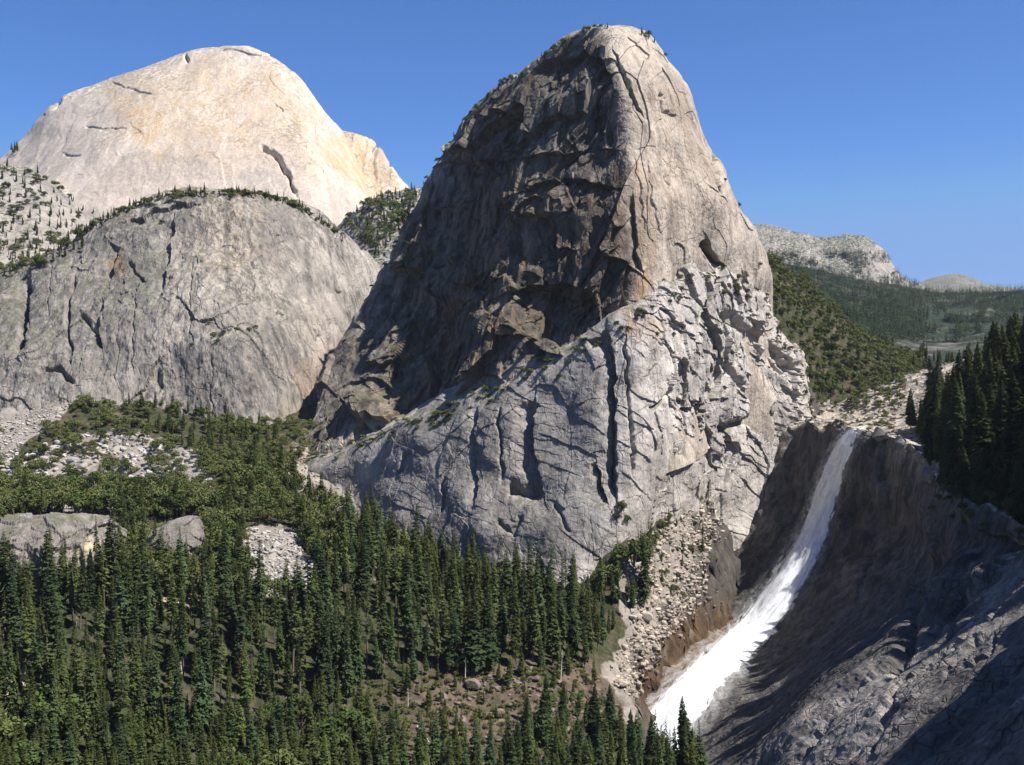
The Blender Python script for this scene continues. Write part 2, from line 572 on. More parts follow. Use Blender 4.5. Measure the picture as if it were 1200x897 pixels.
# grey streaked cliff in the middle distance on the left
brod = loft([
    [(-300, 470, 1330), (-300, 450, 1230), (-310, 480, 1130), (-320, 540, 1060)],
    [(-150, 420, 1330), (-150, 400, 1230), (-160, 430, 1130), (-170, 480, 1070), (-175, 560, 1020)],
    [(0, 345, 1330), (0, 322, 1240), (0, 350, 1150), (-5, 410, 1090), (-10, 470, 1050), (-10, 540, 1020)],
    [(70, 310, 1330), (70, 291, 1245), (70, 320, 1165), (65, 380, 1105), (60, 460, 1050), (60, 540, 1020)],
    [(120, 275, 1330), (120, 256, 1250), (120, 290, 1180), (118, 360, 1115), (115, 440, 1060), (115, 540, 1020)],
    [(200, 240, 1350), (200, 224, 1265), (200, 250, 1205), (200, 330, 1130), (200, 420, 1075), (200, 500, 1040), (200, 560, 1020)],
    [(280, 240, 1360), (280, 222, 1275), (280, 245, 1215), (285, 330, 1135), (290, 420, 1080), (290, 510, 1045), (290, 580, 1020)],
    [(350, 260, 1420), (350, 238, 1340), (352, 265, 1285), (355, 340, 1220), (355, 420, 1160), (350, 500, 1105), (350, 580, 1070)],
    [(410, 300, 1520), (408, 277, 1440), (412, 305, 1390), (415, 370, 1330), (410, 440, 1270), (400, 520, 1210)],
    [(450, 345, 1600), (446, 314, 1540), (452, 350, 1490), (455, 420, 1440), (450, 500, 1380)],
    [(500, 420, 1700), (495, 390, 1640), (500, 430, 1600), (500, 500, 1550)],
], 400, [10, 60, 75, 60, 95, 95, 85, 75, 55, 20], cyclic=False)
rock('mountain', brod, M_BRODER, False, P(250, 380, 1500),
     label='broad grey cliff with a rounded brow and dark vertical streaks, in front of the cream dome',
     feats=[('step', [(36, 322), (30, 345), (33, 375), (29, 420)], 9, 13), ('groove', [(30, 325), (26, 360), (27, 418)], 4, 8),
            ('groove', [(86, 318), (79, 350), (78, 385), (86, 432)], 2.2, 8), ('step', [(122, 350), (117, 380), (121, 412)], 8, 9),
            ('groove', [(94, 368), (104, 378), (116, 392)], 2.5, 8), ('groove', [(50, 436), (72, 438), (90, 456)], 3, 7),
            ('groove', [(184, 430), (187, 455)], 2.5, 7), ('groove', [(388, 340), (396, 352)], 1.5, 4), ('step', [(205, 250), (198, 300), (190, 350)], 30, 7),
            ('step', [(140, 285), (132, 300), (128, 330)], 14, 8), ('groove', [(365, 385), (372, 395)], 1.5, 4),
            ('step', [(140, 260), (190, 245), (230, 240)], 10, 5), ('groove', [(160, 320), (157, 380), (156, 440)], 0.9, 2.2), ('groove', [(226, 300), (224, 355), (227, 410)], 0.9, 2.2), ('groove', [(250, 420), (247, 455), (248, 490)], 0.9, 2.2), ('groove', [(296, 260), (299, 305), (298, 350)], 0.9, 2.2), ('groove', [(318, 330), (322, 385), (327, 440)], 0.9, 2.2), ('groove', [(372, 300), (377, 355), (384, 410)], 0.9, 2.2), ('groove', [(60, 310), (57, 340), (57, 370)], 0.9, 2.2), ('groove', [(140, 380), (138, 415), (135, 450)], 0.9, 2.2), ('groove', [(150, 300), (165, 330)], 2, 4)],
     stains=[([(210, 235), (300, 230), (330, 300), (240, 320)], 0.18, 20), ([(345, 430), (400, 410), (380, 470), (330, 490)], 0.35, 14),
             ([(120, 298), (145, 295), (142, 318), (124, 312)], 0.9, 4)],
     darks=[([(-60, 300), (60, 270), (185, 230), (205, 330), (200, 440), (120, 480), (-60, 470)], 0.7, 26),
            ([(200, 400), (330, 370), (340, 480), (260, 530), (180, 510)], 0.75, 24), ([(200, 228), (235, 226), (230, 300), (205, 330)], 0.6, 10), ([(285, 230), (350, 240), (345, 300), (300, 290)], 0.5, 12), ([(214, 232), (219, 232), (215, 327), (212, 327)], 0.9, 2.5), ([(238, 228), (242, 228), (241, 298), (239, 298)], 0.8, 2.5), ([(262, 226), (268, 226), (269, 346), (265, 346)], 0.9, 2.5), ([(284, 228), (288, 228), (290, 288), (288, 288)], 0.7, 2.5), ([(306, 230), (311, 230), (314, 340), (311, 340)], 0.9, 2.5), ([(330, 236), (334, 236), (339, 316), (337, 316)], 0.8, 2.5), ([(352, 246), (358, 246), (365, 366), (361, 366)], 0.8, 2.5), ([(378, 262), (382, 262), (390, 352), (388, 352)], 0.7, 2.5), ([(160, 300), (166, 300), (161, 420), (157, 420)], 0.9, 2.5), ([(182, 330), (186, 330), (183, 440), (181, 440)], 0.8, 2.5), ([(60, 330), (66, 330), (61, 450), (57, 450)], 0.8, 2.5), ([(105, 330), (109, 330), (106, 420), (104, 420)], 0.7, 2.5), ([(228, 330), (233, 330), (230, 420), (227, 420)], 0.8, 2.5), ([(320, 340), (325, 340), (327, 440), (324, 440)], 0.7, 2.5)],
     big=(9, 130), plates=((3.0, 60, 3.0), (1.4, 26, 3.0), (0.6, 11, 2.4)), ridge=(2.2, 10, 12), fine=(0.3, 6), seed=23, saw=[(0.7, 14, (-1, 0.2, 0.06), 0.25, 30)])

# great steep dome in the centre
lib = loft([
    [(690, 34, 985), (660, 55, 1030), (620, 82, 1070), (585, 105, 1100), (558, 130, 1125), (535, 160, 1140), (513, 188, 1150), (498, 210, 1155), (480, 245, 1160), (460, 285, 1160), (440, 325, 1155), (420, 370, 1140), (400, 405, 1120), (380, 445, 1095), (360, 485, 1065), (340, 530, 1030), (330, 580, 1000)],
    [(694, 34, 980), (670, 60, 1000), (630, 95, 1025), (590, 140, 1045), (560, 200, 1050), (535, 270, 1050), (510, 340, 1040), (485, 420, 1020), (465, 490, 990), (455, 560, 960)],
    [(698, 34, 975), (690, 60, 968), (668, 105, 965), (645, 170, 955), (625, 240, 945), (605, 320, 935), (590, 400, 922), (580, 480, 910), (575, 560, 900)],
    [(705, 33, 968), (712, 55, 950), (718, 90, 935), (724, 140, 920), (732, 200, 908), (740, 260, 898), (748, 320, 890), (752, 390, 884), (755, 480, 880), (755, 560, 875)],
    [(720, 32, 972), (745, 60, 958), (768, 110, 948), (785, 170, 940), (800, 230, 935), (815, 290, 955), (830, 350, 985), (840, 430, 1005), (845, 520, 1020)],
    [(735, 32, 985), (765, 47, 1000), (790, 79, 1005), (806, 112, 1005), (815, 150, 1005), (823, 180, 1005), (845, 211, 1022), (866, 242, 1045), (882, 271, 1070), (895, 303, 1095), (903, 350, 1120), (915, 430, 1140), (925, 520, 1150)],
    [(725, 32, 1010), (760, 60, 1080), (795, 120, 1130), (820, 200, 1180), (850, 300, 1230), (870, 450, 1250)],
    [(712, 33, 1010), (720, 80, 1120), (730, 160, 1200), (735, 260, 1240), (740, 450, 1250)],
    [(695, 34, 1000), (650, 90, 1160), (600, 160, 1230), (560, 260, 1270), (530, 450, 1280)],
], 820, [190, 260, 230, 230, 160, 20, 12, 12, 20])


def lib_amp(uv, p):
    # the left wall is rougher than the smooth right one
    x = np.interp(uv[:, 1], [30, 140, 260, 400, 560], [712, 728, 742, 755, 760])
    xs = np.interp(uv[:, 1], [34, 82, 130, 188, 245, 325, 405, 530], [690, 620, 558, 513, 480, 440, 400, 340])
    return (0.11 + 0.95 * sstep(15, -35, uv[:, 0] - x)) * (0.35 + 0.65 * sstep(0, 50, uv[:, 0] - xs))


rock('mountain', lib, M_LIBERTY, True, P(690, 300, 1060), cap=True, amp=lib_amp,
     label='tallest central granite dome, dark broken left wall and pale smooth right wall',
     feats=[('step', [(628, 84), (660, 70), (692, 60), (708, 74), (718, 96)], 17, 11), ('step', [(585, 172), (620, 158), (655, 138), (700, 122)], 14, 8),
            ('step', [(700, 108), (704, 140), (700, 172)], 14, 7), ('step', [(560, 185), (548, 220), (540, 262), (528, 300)], 18, 9),
            ('step', [(640, 245), (650, 275), (648, 318)], 22, 14), ('step', [(605, 258), (610, 300), (600, 330)], 14, 9),
            ('step', [(540, 350), (524, 400), (512, 450), (492, 500)], 50, 26), ('step', [(590, 345), (630, 330), (668, 332), (694, 352)], 34, 15),
            ('step', [(694, 340), (704, 380), (700, 410)], 28, 12), ('step', [(610, 225), (660, 205), (720, 215)], 14, 9),
            ('step', [(470, 300), (450, 350), (420, 410)], 16, 10), ('step', [(570, 300), (562, 360), (548, 420)], 16, 10), ('step', [(646, 370), (640, 420)], 14, 10),
            ('step', [(744, 230), (748, 280), (752, 320)], 10, 7), ('step', [(720, 60), (736, 95), (756, 135)], 5, 4),
            ('groove', [(828, 185), (835, 205), (839, 232)], 2.2, 9), ('groove', [(763, 185), (766, 240), (774, 275)], 1.0, 2), ('groove', [(786, 200), (790, 230)], 1.0, 1.5),
            ('step', [(826, 280), (836, 300), (846, 312)], 7, 12), ('groove', [(745, 180), (752, 230), (757, 270)], 1.0, 2), ('groove', [(850, 205), (862, 225), (870, 240)], 2.0, 6),
            ('groove', [(726, 75), (738, 100), (745, 125)], 1.6, 3), ('groove', [(770, 110), (780, 130), (792, 137)], 1.4, 3), ('groove', [(775, 330), (800, 345)], 2, 5)],
     stains=[([(500, 335), (545, 325), (540, 390), (505, 480), (480, 500), (500, 420)], 0.9, 9), ([(738, 335), (765, 300), (760, 350), (742, 395), (725, 380)], 0.7, 6),
             ([(590, 340), (680, 335), (660, 400), (600, 400)], 0.45, 14), ([(540, 200), (760, 200), (755, 340), (600, 420), (480, 500), (440, 480)], 0.6, 18), ([(740, 60), (810, 110), (870, 250), (800, 280), (750, 180)], 0.15, 20)],
     darks=[([(690, 40), (714, 60), (728, 160), (745, 300), (740, 390), (560, 450), (340, 530), (400, 400), (480, 240), (560, 125)], 1.0, 10), ([(600, 80), (700, 60), (720, 130), (715, 230), (600, 230), (520, 260), (540, 170)], 0.75, 24), ([(420, 360), (560, 300), (700, 330), (700, 410), (580, 440), (480, 500), (400, 520)], 0.6, 24)],  # dark varnish, deepened with painted shade over the left wall
     big=(8, 110), plates=((20, 80, 2.0), (9, 36, 2.4), (2.4, 14, 2.0), (0.7, 6, 1.3)), ridge=(1.2, 13, 5), fine=(0.4, 6), seed=37, warp=0.15, saw=[(8, 55, (0.25, 0.1, 1), 0.7, 60), (2.5, 21, (-0.55, 0.1, 0.8), 0.6, 40), (7.0, 34, (-1, 0.2, 0.3), 0.35, 60), (2.5, 13, (-1, 0.2, 0.2), 0.35, 35)])

# paler lower buttress below the ledge
apron = loft([
    [(345, 530, 1045), (340, 548, 1000), (350, 578, 985), (355, 620, 965), (355, 700, 950)],
    [(402, 522, 1020), (400, 540, 975), (405, 575, 955), (410, 620, 935), (410, 720, 915)],
    [(450, 500, 1000), (450, 520, 950), (450, 575, 925), (450, 645, 900), (450, 740, 880)],
    [(500, 472, 975), (500, 492, 925), (500, 570, 895), (500, 665, 865), (500, 760, 840)],
    [(560, 440, 955), (560, 462, 905), (560, 560, 868), (560, 690, 835), (560, 790, 810)],
    [(610, 420, 940), (610, 445, 892), (612, 560, 855), (615, 700, 820), (615, 790, 800)],
    [(660, 400, 930), (660, 420, 880), (665, 550, 845), (668, 710, 808), (668, 800, 790)],
    [(722, 372, 915), (720, 390, 868), (725, 550, 835), (732, 680, 822), (731, 790, 822)],
    [(770, 335, 930), (770, 352, 880), (772, 500, 862), (761, 645, 845), (757, 740, 838)],
    [(805, 318, 975), (805, 336, 925), (802, 480, 912), (785, 612, 898), (780, 740, 890)],
    [(842, 304, 1040), (842, 322, 988), (838, 450, 972), (815, 582, 958), (808, 700, 948)],
    [(872, 312, 1105), (872, 330, 1054), (868, 440, 1042), (850, 550, 1030), (842, 660, 1020)],
    [(893, 346, 1135), (897, 368, 1088), (892, 455, 1074), (882, 522, 1062), (874, 640, 1050)],
    [(930, 403, 1155), (932, 425, 1112), (926, 468, 1100), (916, 502, 1090), (905, 640, 1075)],
    [(958, 430, 1190), (950, 446, 1150), (946, 483, 1135), (945, 520, 1120), (935, 640, 1110)],
], 520, [66, 66, 66, 76, 66, 66, 72, 66, 56, 80, 80, 56, 60, 30], cyclic=False)


def apr_amp(uv, p):
    return 0.26 + 1.02 * sstep(735, 820, uv[:, 0]) * sstep(600, 480, uv[:, 1])


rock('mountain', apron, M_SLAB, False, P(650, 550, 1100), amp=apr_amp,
     label='pale lower buttress of blocky granite below the ledge of the central dome',
     feats=[('step', [(716, 392), (721, 430), (722, 500), (724, 585)], 11, 15), ('step', [(690, 400), (716, 392)], 9, 6), ('groove', [(732, 400), (735, 450), (742, 560)], 1.6, 5),
            ('step', [(628, 470), (624, 520), (636, 575)], 16, 12), ('groove', [(592, 570), (612, 576), (634, 572)], 9, 11), ('step', [(560, 475), (556, 530), (558, 590)], 6, 8),
            ('groove', [(585, 480), (587, 560)], 2, 4), ('step', [(700, 540), (706, 570), (712, 590)], 10, 7), ('groove', [(520, 555), (516, 600)], 1.6, 4), ('groove', [(465, 560), (480, 530)], 1.6, 4),
            ('groove', [(840, 365), (870, 390), (900, 400), (938, 440)], 4.5, 10), ('groove', [(868, 395), (905, 420), (930, 445)], 5, 9), ('groove', [(845, 425), (880, 470), (905, 490)], 2.5, 6),
            ('groove', [(840, 505), (870, 492), (890, 505)], 5, 8), ('groove', [(760, 480), (790, 460)], 1.5, 4), ('step', [(800, 480), (830, 470), (815, 520)], 9, 6),
            ('groove', [(580, 610), (600, 625), (612, 605)], 3, 4), ('groove', [(650, 590), (668, 625)], 2, 3)],
     stains=[([(730, 360), (790, 380), (770, 400), (730, 395)], 0.5, 6), ([(520, 500), (620, 470), (640, 600), (540, 610)], 0.12, 20)],
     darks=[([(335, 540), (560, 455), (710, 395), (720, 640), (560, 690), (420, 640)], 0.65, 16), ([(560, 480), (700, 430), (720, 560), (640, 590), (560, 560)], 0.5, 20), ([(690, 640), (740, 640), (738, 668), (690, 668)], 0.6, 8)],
     big=(6, 70), plates=((7.5, 60, 1.5), (3.4, 26, 1.4), (1.0, 9, 1.0)), ridge=(0.5, 12, 3), fine=(0.3, 5), seed=51, warp=0.13, saw=[(3.4, 26, (0.6, 0.1, 1), 0.35, 36), (1.4, 9, (0.3, 0.1, 0.9), 0.4, 25), (2.4, 24, (-1, 0.2, 0.4), 0.3, 36), (1.0, 8, (-1, 0.1, 0.5), 0.3, 22)])

# gorge wall that carries the waterfall: rim, cliff foot, slab, river bed (world metres)
EYE0 = EYE
GC = [  # Y, rim X, rim Z, foot X, foot Z, mid X, mid Z, bottom X, bottom Z  (Z relative to the eye)
    (170, 150, 24, 138, -30, 98, -80, 30, -165), (230, 160, 16, 147, -45, 104, -92, 35, -178), (285, 170, -2, 156, -58, 112, -103, 40, -190), (340, 184, -46, 179, -58, 116, -112, 28, -205),  # nearest columns: rim raised out of view to throw shadow on the slab
    (400, 198, -55, 192, -66, 124, -124, 30, -218), (470, 212, -58, 203, -74, 122, -140, 42, -232), (525, 222, -60, 211, -84, 140, -152, 60, -240), (580, 233, -60, 219, -115, 155, -168, 78, -245),
    (720, 272, -58, 254, -124, 182, -190, 95, -238), (820, 305, -55, 286, -128, 192, -206, 98, -202), (900, 319, -50, 297, -124, 200, -209, 108, -192), (938, 314, -46, 291, -122, 204, -204, 114, -188),
    (960, 301, -44, 278, -122, 206, -200, 118, -186), (1010, 297, -41, 274, -115, 206, -188, 124, -182), (1060, 289, -39, 258, -105, 203, -158, 130, -178), (1115, 277, -38, 245, -76, 210, -128, 150, -165), (1180, 280, -20, 262, -60, 230, -110, 180, -150)]
rails = []
for (Y, rx, rz, fx, fz, mx, mz, bx, bz) in GC:
    flat = 15 if Y < 850 else (60 if Y < 1000 else 70)
    up = np.interp(Y, [0, 300, 500, 800, 1000, 1180], [140, 140, 140, 120, 75, 50])
    pts = [(rx + flat + 330, Y, rz + up * 1.6), (rx + flat + 150, Y, rz + up), (rx + flat, Y, rz + 6), (rx + 3, Y, rz + 1.5), (rx, Y, rz), ((rx * 0.6 + fx * 0.4), Y, rz * .55 + fz * .45), (fx, Y, fz),
           (mx, Y, mz), ((mx + bx) / 2, Y, (mz + bz) / 2 - 2), (bx, Y, bz), (bx - 40, Y, bz - 4)]
    rails.append([('w', x, y, z + EYE) for x, y, z in pts])
gor = loft(rails, 620, [30, 45, 60, 75, 80, 70, 70, 90, 80, 65, 36, 34, 55, 55, 45, 30], cyclic=False)


def gor_amp(uv, p):
    low = sstep(0.0, -40.0, p[:, 2] - np.interp(p[:, 1], [g[0] for g in GC], [g[4] for g in GC]) - EYE)
    below = sstep(8, -16, p[:, 0] - np.interp(p[:, 1], [g[0] for g in GC], [g[1] for g in GC]))
    smooth_slab = soft_poly(uv, np.array([(730, 840), (735, 785), (800, 712), (855, 716), (870, 745), (800, 810), (770, 850)], float), 6)
    return (0.25 + below * (0.9 - 0.93 * low)) * (1 - 0.85 * smooth_slab) + 0.05


def gor_ribs(S):
    """Joints and ribs that run down the dip of the slab."""
    nr, nc = S.shape[:2]
    t = np.linspace(0, 1, nr)[:, None] + 0 * S[:, :, 0]
    y = S[:, :, 1]
    x = S[:, :, 0]
    k = y + 0.30 * (x - 150)
    f = lambda a, b, o: np.stack([(k / a).ravel(), (t * b).ravel(), 0 * y.ravel() + o], 1)
    v, e = slabs(f(38.0, 1.3, 5) + 0.12 * noise(f(9.0, 9, 1), 3)[:, None], 4, 0.5)
    r = 1.3 * v + 0.7 * fbm(f(3.5, 3.0, 3), 4, 5, 0.6)
    for a_, L_, sd in ((2.6, 30.0, 1), (1.3, 13.0, 2)):
        c = (k / L_).ravel() + 0.55 * fbm(f(L_ * 2.5, 3.5, sd), 3, 30 + sd)
        fr = c - np.floor(c)
        r = r - a_ * sstep(0, 3.2 / L_, fr) * fr * np.clip(0.5 + 1.5 * noise(f(30.0, 3, sd), 60 + sd), 0.1, 1)
    r = r.reshape(nr, nc)
    sm = 1 - 0.85 * soft_poly(project(S.reshape(-1, 3)), np.array([(730, 840), (735, 785), (800, 705), (860, 700), (880, 740), (800, 820), (770, 850)], float), 8).reshape(nr, nc)
    return r * sstep(0.33, 0.45, t) * sm


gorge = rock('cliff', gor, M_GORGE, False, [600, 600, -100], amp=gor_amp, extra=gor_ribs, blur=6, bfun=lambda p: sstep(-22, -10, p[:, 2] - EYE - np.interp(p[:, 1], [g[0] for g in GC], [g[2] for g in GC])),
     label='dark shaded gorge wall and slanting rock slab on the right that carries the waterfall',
     feats=[('step', [(1086, 600), (1082, 640), (1085, 700)], 18, 7), ('groove', [(1075, 690), (1060, 740), (1040, 790)], 6, 6), ('step', [(1192, 640), (1140, 690), (1085, 745), (1030, 792), (975, 845), (930, 893)], 10, 7), ('step', [(1204, 690), (1140, 745), (1090, 790), (1045, 838), (1000, 885)], 6, 4),
            ('step', [(1204, 752), (1150, 800), (1110, 842), (1060, 900)], 12, 8), ('groove', [(1160, 690), (1120, 722), (1090, 760)], 1.4, 2.5), ('groove', [(1150, 745), (1100, 800)], 1.2, 2),
            ('groove', [(1190, 720), (1150, 765), (1125, 780)], 1.2, 2), ('groove', [(1040, 850), (1015, 880)], 1.2, 2), ('groove', [(1110, 760), (1060, 805), (1030, 850)], 1.3, 2.4), ('step', [(1000, 560), (985, 620), (960, 680)], 8, 5),
            ('step', [(1050, 560), (1040, 620), (1010, 690)], 9, 6), ('groove', [(960, 520), (940, 590), (900, 650)], 2, 4), ('groove', [(930, 540), (905, 600)], 1.6, 3),
            ('groove', [(1190, 640), (1130, 690), (1085, 740)], 6, 5), ('groove', [(1030, 640), (1000, 700)], 3, 4), ('step', [(1100, 590), (1102, 640)], 9, 6)],
     stains=[([(726, 840), (730, 785), (800, 708), (860, 710), (880, 740), (810, 800), (770, 840)], 1.0, 7), ([(1030, 690), (1060, 680), (1070, 720), (1040, 730)], 0.25, 10)],
     darks=[([(1080, 800), (1200, 700), (1200, 897), (1050, 897)], 0.6, 20), ([(930, 490), (1000, 505), (1090, 560), (1200, 600), (1200, 650), (1090, 740), (960, 830), (860, 900), (800, 880), (880, 760), (830, 720), (830, 650)], 0.85, 14)],  # shade of the upper wall and near corner painted into the rock
     big=(3, 70), plates=((8.0, 34, 2.2), (3.4, 14, 1.8), (0.9, 7, 1.2)), ridge=(0.3, 9, 2.2), fine=(0.2, 4), seed=71, saw=[(4.0, 26, (0.15, -1, 0.3), 0.4, 40), (2.4, 15, (0.1, -0.4, 1), 0.4, 40)], upcut=(0.80, 0.92))

# ------------------------------------------------------------------ terrain sheet
TP = [(500, 870, 600), (300, 880, 585), (100, 860, 570), (700, 900, 590), (0, 840, 575), (-150, 830, 575), (-350, 800, 580), (-150, 700, 700), (-350, 660, 720),
      (0, 700, 690), (150, 690, 700), (300, 690, 735), (420, 720, 720), (560, 760, 700), (660, 790, 690), (330, 640, 800), (430, 640, 840), (200, 625, 830), (60, 620, 810), (-150, 600, 830), (-350, 570, 860),
      (0, 560, 920), (120, 560, 920), (240, 560, 910), (330, 560, 940), (0, 520, 980), (60, 490, 1015), (150, 478, 1040), (230, 490, 1040), (300, 510, 1030), (-150, 500, 1000), (-350, 480, 1050),
      (400, 610, 925), (450, 650, 885), (500, 665, 860), (560, 680, 838), (620, 685, 822), (680, 690, 812), (745, 655, 812), (761, 645, 838), (785, 612, 892), (815, 580, 952), (850, 548, 1024), (882, 520, 1058), (916, 500, 1090), (935, 490, 1110), (750, 730, 785), (770, 700, 825), (800, 660, 890), (830, 610, 985), (745, 792, 765), (770, 752, 803), (800, 718, 862), (815, 698, 902), (822, 655, 962), (846, 620, 1030), (870, 575, 1066),
      (720, 760, 745), (690, 800, 700), (745, 725, 800), (600, 830, 655), (400, 800, 660),
      (962, 437, 1180), (905, 324, 1175), (880, 312, 1165), (960, 352, 1230), (1010, 395, 1280), (1060, 430, 1260), (1000, 470, 1060), (1060, 470, 1080), (945, 468, 1140), (1150, 455, 1200), (1300, 440, 1250), (1000, 440, 1190),
      (850, 300, 1230), (700, 350, 1250), (500, 380, 1250), (400, 420, 1300), (480, 440, 1180), (600, 420, 1050), (700, 400, 1000), (1200, 430, 1500), (900, 380, 1500), (600, 380, 1500), (300, 380, 1500), (-300, 420, 1500),
      (150, 400, 1300)]
tp = np.array([P(*q) for q in TP])
extra = np.array([(-250, 380, EYE - 165), (0, 400, EYE - 185), (120, 420, EYE - 195), (-450, 350, EYE - 150), (0, 250, EYE - 130), (-200, 200, EYE - 95), (0, 120, EYE - 65), (40, 200, EYE - 110),
                  (0, 40, EYE - 22), (-150, 60, EYE - 30), (0, 0, EYE - 2.2), (0, -100, EYE + 15), (-300, 0, EYE - 10), (60, 600, EYE - 207), (50, 500, EYE - 195), (95, 540, EYE - 196), (95, 600, EYE - 215)], float)
ctrl = np.vstack([tp, extra])


def tps(c, lam=30.0):
    xy = c[:, :2] / 1000.0
    d = np.hypot(xy[:, None, 0] - xy[None, :, 0], xy[:, None, 1] - xy[None, :, 1])
    K = d * d * np.log(d + 1e-9)
    n = len(c)
    A = np.zeros((n + 3, n + 3))
    A[:n, :n] = K + np.eye(n) * lam * 1e-5
    A[:n, n] = 1; A[:n, n + 1:] = xy
    A[n, :n] = 1; A[n + 1:, :n] = xy.T
    w = np.linalg.solve(A, np.concatenate([c[:, 2], [0, 0, 0]]))

    def f(x, y):
        out = np.zeros(x.shape)
        X, Y = x / 1000.0, y / 1000.0
        for k in range(n):
            r = np.hypot(X - xy[k, 0], Y - xy[k, 1])
            out += w[k] * r * r * np.log(r + 1e-9)
        return out + w[n] + w[n + 1] * X + w[n + 2] * Y
    return f


rbf = tps(ctrl)
CREST = ([0, 380, 520, 600, 660, 730, 765, 800, 860, 900, 960, 1030, 1065, 1095, 1115, 1160, 1190], [30, 60, 96, 92, 78, 78, 82, 101, 129, 145, 159, 190, 218, 248, 268, 330, 2000])


def ground_z(x, y):
    xc = np.interp(y, *CREST)
    xc = xc + 7 * noise(np.stack([0 * y, y / 28.0, 0 * y], -1).reshape(-1, 3), 3).reshape(np.shape(y)) * (y > 640)
    xx = np.minimum(x, xc)
    z = rbf(np.clip(xx, -800, 700), np.clip(y, -150, 1500))
    drop = np.maximum(x - xc, 0)
    z = z - np.minimum(drop * 2.5, 120) - 0.3 * np.minimum(drop, 200)
    far = sstep(1350, 1700, y) + sstep(650, 1000, np.abs(x))
    far = np.clip(far, 0, 1)
    return z * (1 - far) + (EYE - 60) * far


def axis(lo, hi, step, far, grow=1.18):
    a = list(np.arange(lo, hi + 1e-6, step))
    s = step
    while a[-1] < far:
        s *= grow; a.append(a[-1] + s)
    s = step
    while a[0] > -far:
        s *= grow; a.insert(0, a[0] - s)
    return np.array(a)


gx = axis(-620, 420, 2.6, 16000)
gy = axis(380, 1300, 2.6, 16000)
gx = gx[(gx > -16500) & (gx < 16500)]
X, Y = np.meshgrid(gx, gy)
Zg = ground_z(X.ravel(), Y.ravel())
gp = np.stack([X.ravel(), Y.ravel(), Zg], 1)
guv = project(gp)
near = sstep(1500, 1200, gp[:, 1])
rocky = np.zeros(len(gp))
ROCKY = [([(0, 560), (60, 520), (140, 500), (250, 540), (240, 590), (120, 600), (0, 580)], 1.0, 14), ([(0, 470), (85, 470), (60, 500), (0, 535)], 1.0, 8),
         ([(285, 615), (340, 620), (385, 690), (350, 705), (300, 690), (285, 655)], 1.0, 7), ([(750, 680), (790, 610), (830, 560), (900, 500), (960, 480), (960, 560), (900, 700), (850, 790), (735, 850), (715, 790), (735, 740), (718, 700), (728, 650), (750, 625)], 1.0, 8),
         ([(335, 540), (420, 540), (440, 600), (400, 610), (340, 575)], 0.9, 10), ([(925, 480), (1060, 465), (1060, 520), (920, 530)], 0.9, 10), ([(700, 790), (760, 720), (800, 720), (740, 820)], 0.9, 10),
         ([(430, 840), (700, 770), (720, 830), (600, 897), (440, 897)], 0.0, 20), ([(0, 785), (45, 790), (50, 830), (0, 840)], 0.9, 8), ([(420, 615), (455, 610), (450, 680), (420, 670)], 0.9, 8), ([(300, 520), (370, 520), (370, 560), (300, 560)], 0.5, 10)]
for poly, k, s in ROCKY:
    rocky = np.maximum(rocky, k * soft_poly(guv, np.array(poly, float), s))
rocky *= near
v, e = slabs((gp + 6 * np.stack([noise(gp / 15, 3), noise(gp / 15, 4), noise(gp / 15, 5)], 1)) / np.array([16, 16, 30]), 5)
gp[:, 2] += near * (4.0 * fbm(gp / 60, 3, 2) + 1.0 * fbm(gp / 9, 3, 8)) + rocky * (5.0 * v + 1.3 * fbm(gp / 4, 3, 12))
gp[:, 2] -= 4000 * 0 + (gp[:, 1] < 30) * 0
soily = soft_poly(guv, np.array([(425, 830), (500, 795), (560, 775), (700, 775), (740, 800), (720, 840), (640, 900), (430, 900)], float), 14) * near
gw = sstep(-2, 5, gp[:, 0] - np.interp(gp[:, 1], *CREST)) * (gp[:, 1] > 640) * (gp[:, 1] < 1150)
gp[:, 0] += gw * 6 * fbm(gp / 13.0, 4, 21)
gp[:, 1] += gw * 6 * fbm(gp / 13.0 + 40, 4, 22)
sandy = np.maximum(soft_poly(guv, np.array([(0, 785), (50, 790), (50, 830), (0, 840)], float), 8), soft_poly(guv, np.array([(150, 690), (230, 690), (230, 710), (150, 712)], float), 8)) * near

n = NT('valley_ground')
R, G, B = n.attr('mask')
a = n.noise(n.mapping((0.045,) * 3), 1, 8, 0.78)
soil = n.mix(n.ramp(n.noise(n.mapping((0.15,) * 3), 1, 5), (0.35, 0.0), (0.65, 1.0)), (0.064, 0.046, 0.033), (0.130, 0.096, 0.070))
scrub = n.mix(n.ramp(n.noise(n.mapping((0.25,) * 3), 1, 5), (0.35, 0.0), (0.65, 1.0)), (0.016, 0.022, 0.010), (0.055, 0.058, 0.024))
c = n.mix(n.ramp(a, (0.50, 0.0), (0.62, 1.0)), scrub, soil)
S0 = n.attr('soil')[0]
c = n.mix(n.math('MULTIPLY', S0, n.ramp(a, (0.38, 0.0), (0.48, 1.0))), c, soil)
rk = n.mix(n.ramp(n.noise(n.mapping((0.08,) * 3), 1, 6, 0.7), (0.35, 0.0), (0.65, 1.0)), (0.15, 0.13, 0.11), (0.32, 0.285, 0.245))
rk = n.mix(n.math('MULTIPLY', n.ramp(n.voronoi(n.vadd(n.mapping((0.16,) * 3), n.noise(n.mapping((0.1,) * 3), 1, 3, col=True), 0.8)), (0.0, 1.0), (0.06, 0.0)), 0.2), rk, (0.07, 0.06, 0.05))
edge = n.ramp(n.math('ADD', n.math('MULTIPLY', R, 1.0), n.math('MULTIPLY', n.math('SUBTRACT', n.noise(n.mapping((0.10,) * 3), 1, 4, 0.6), 0.5), 1.2)), (0.42, 0.0), (0.58, 1.0))
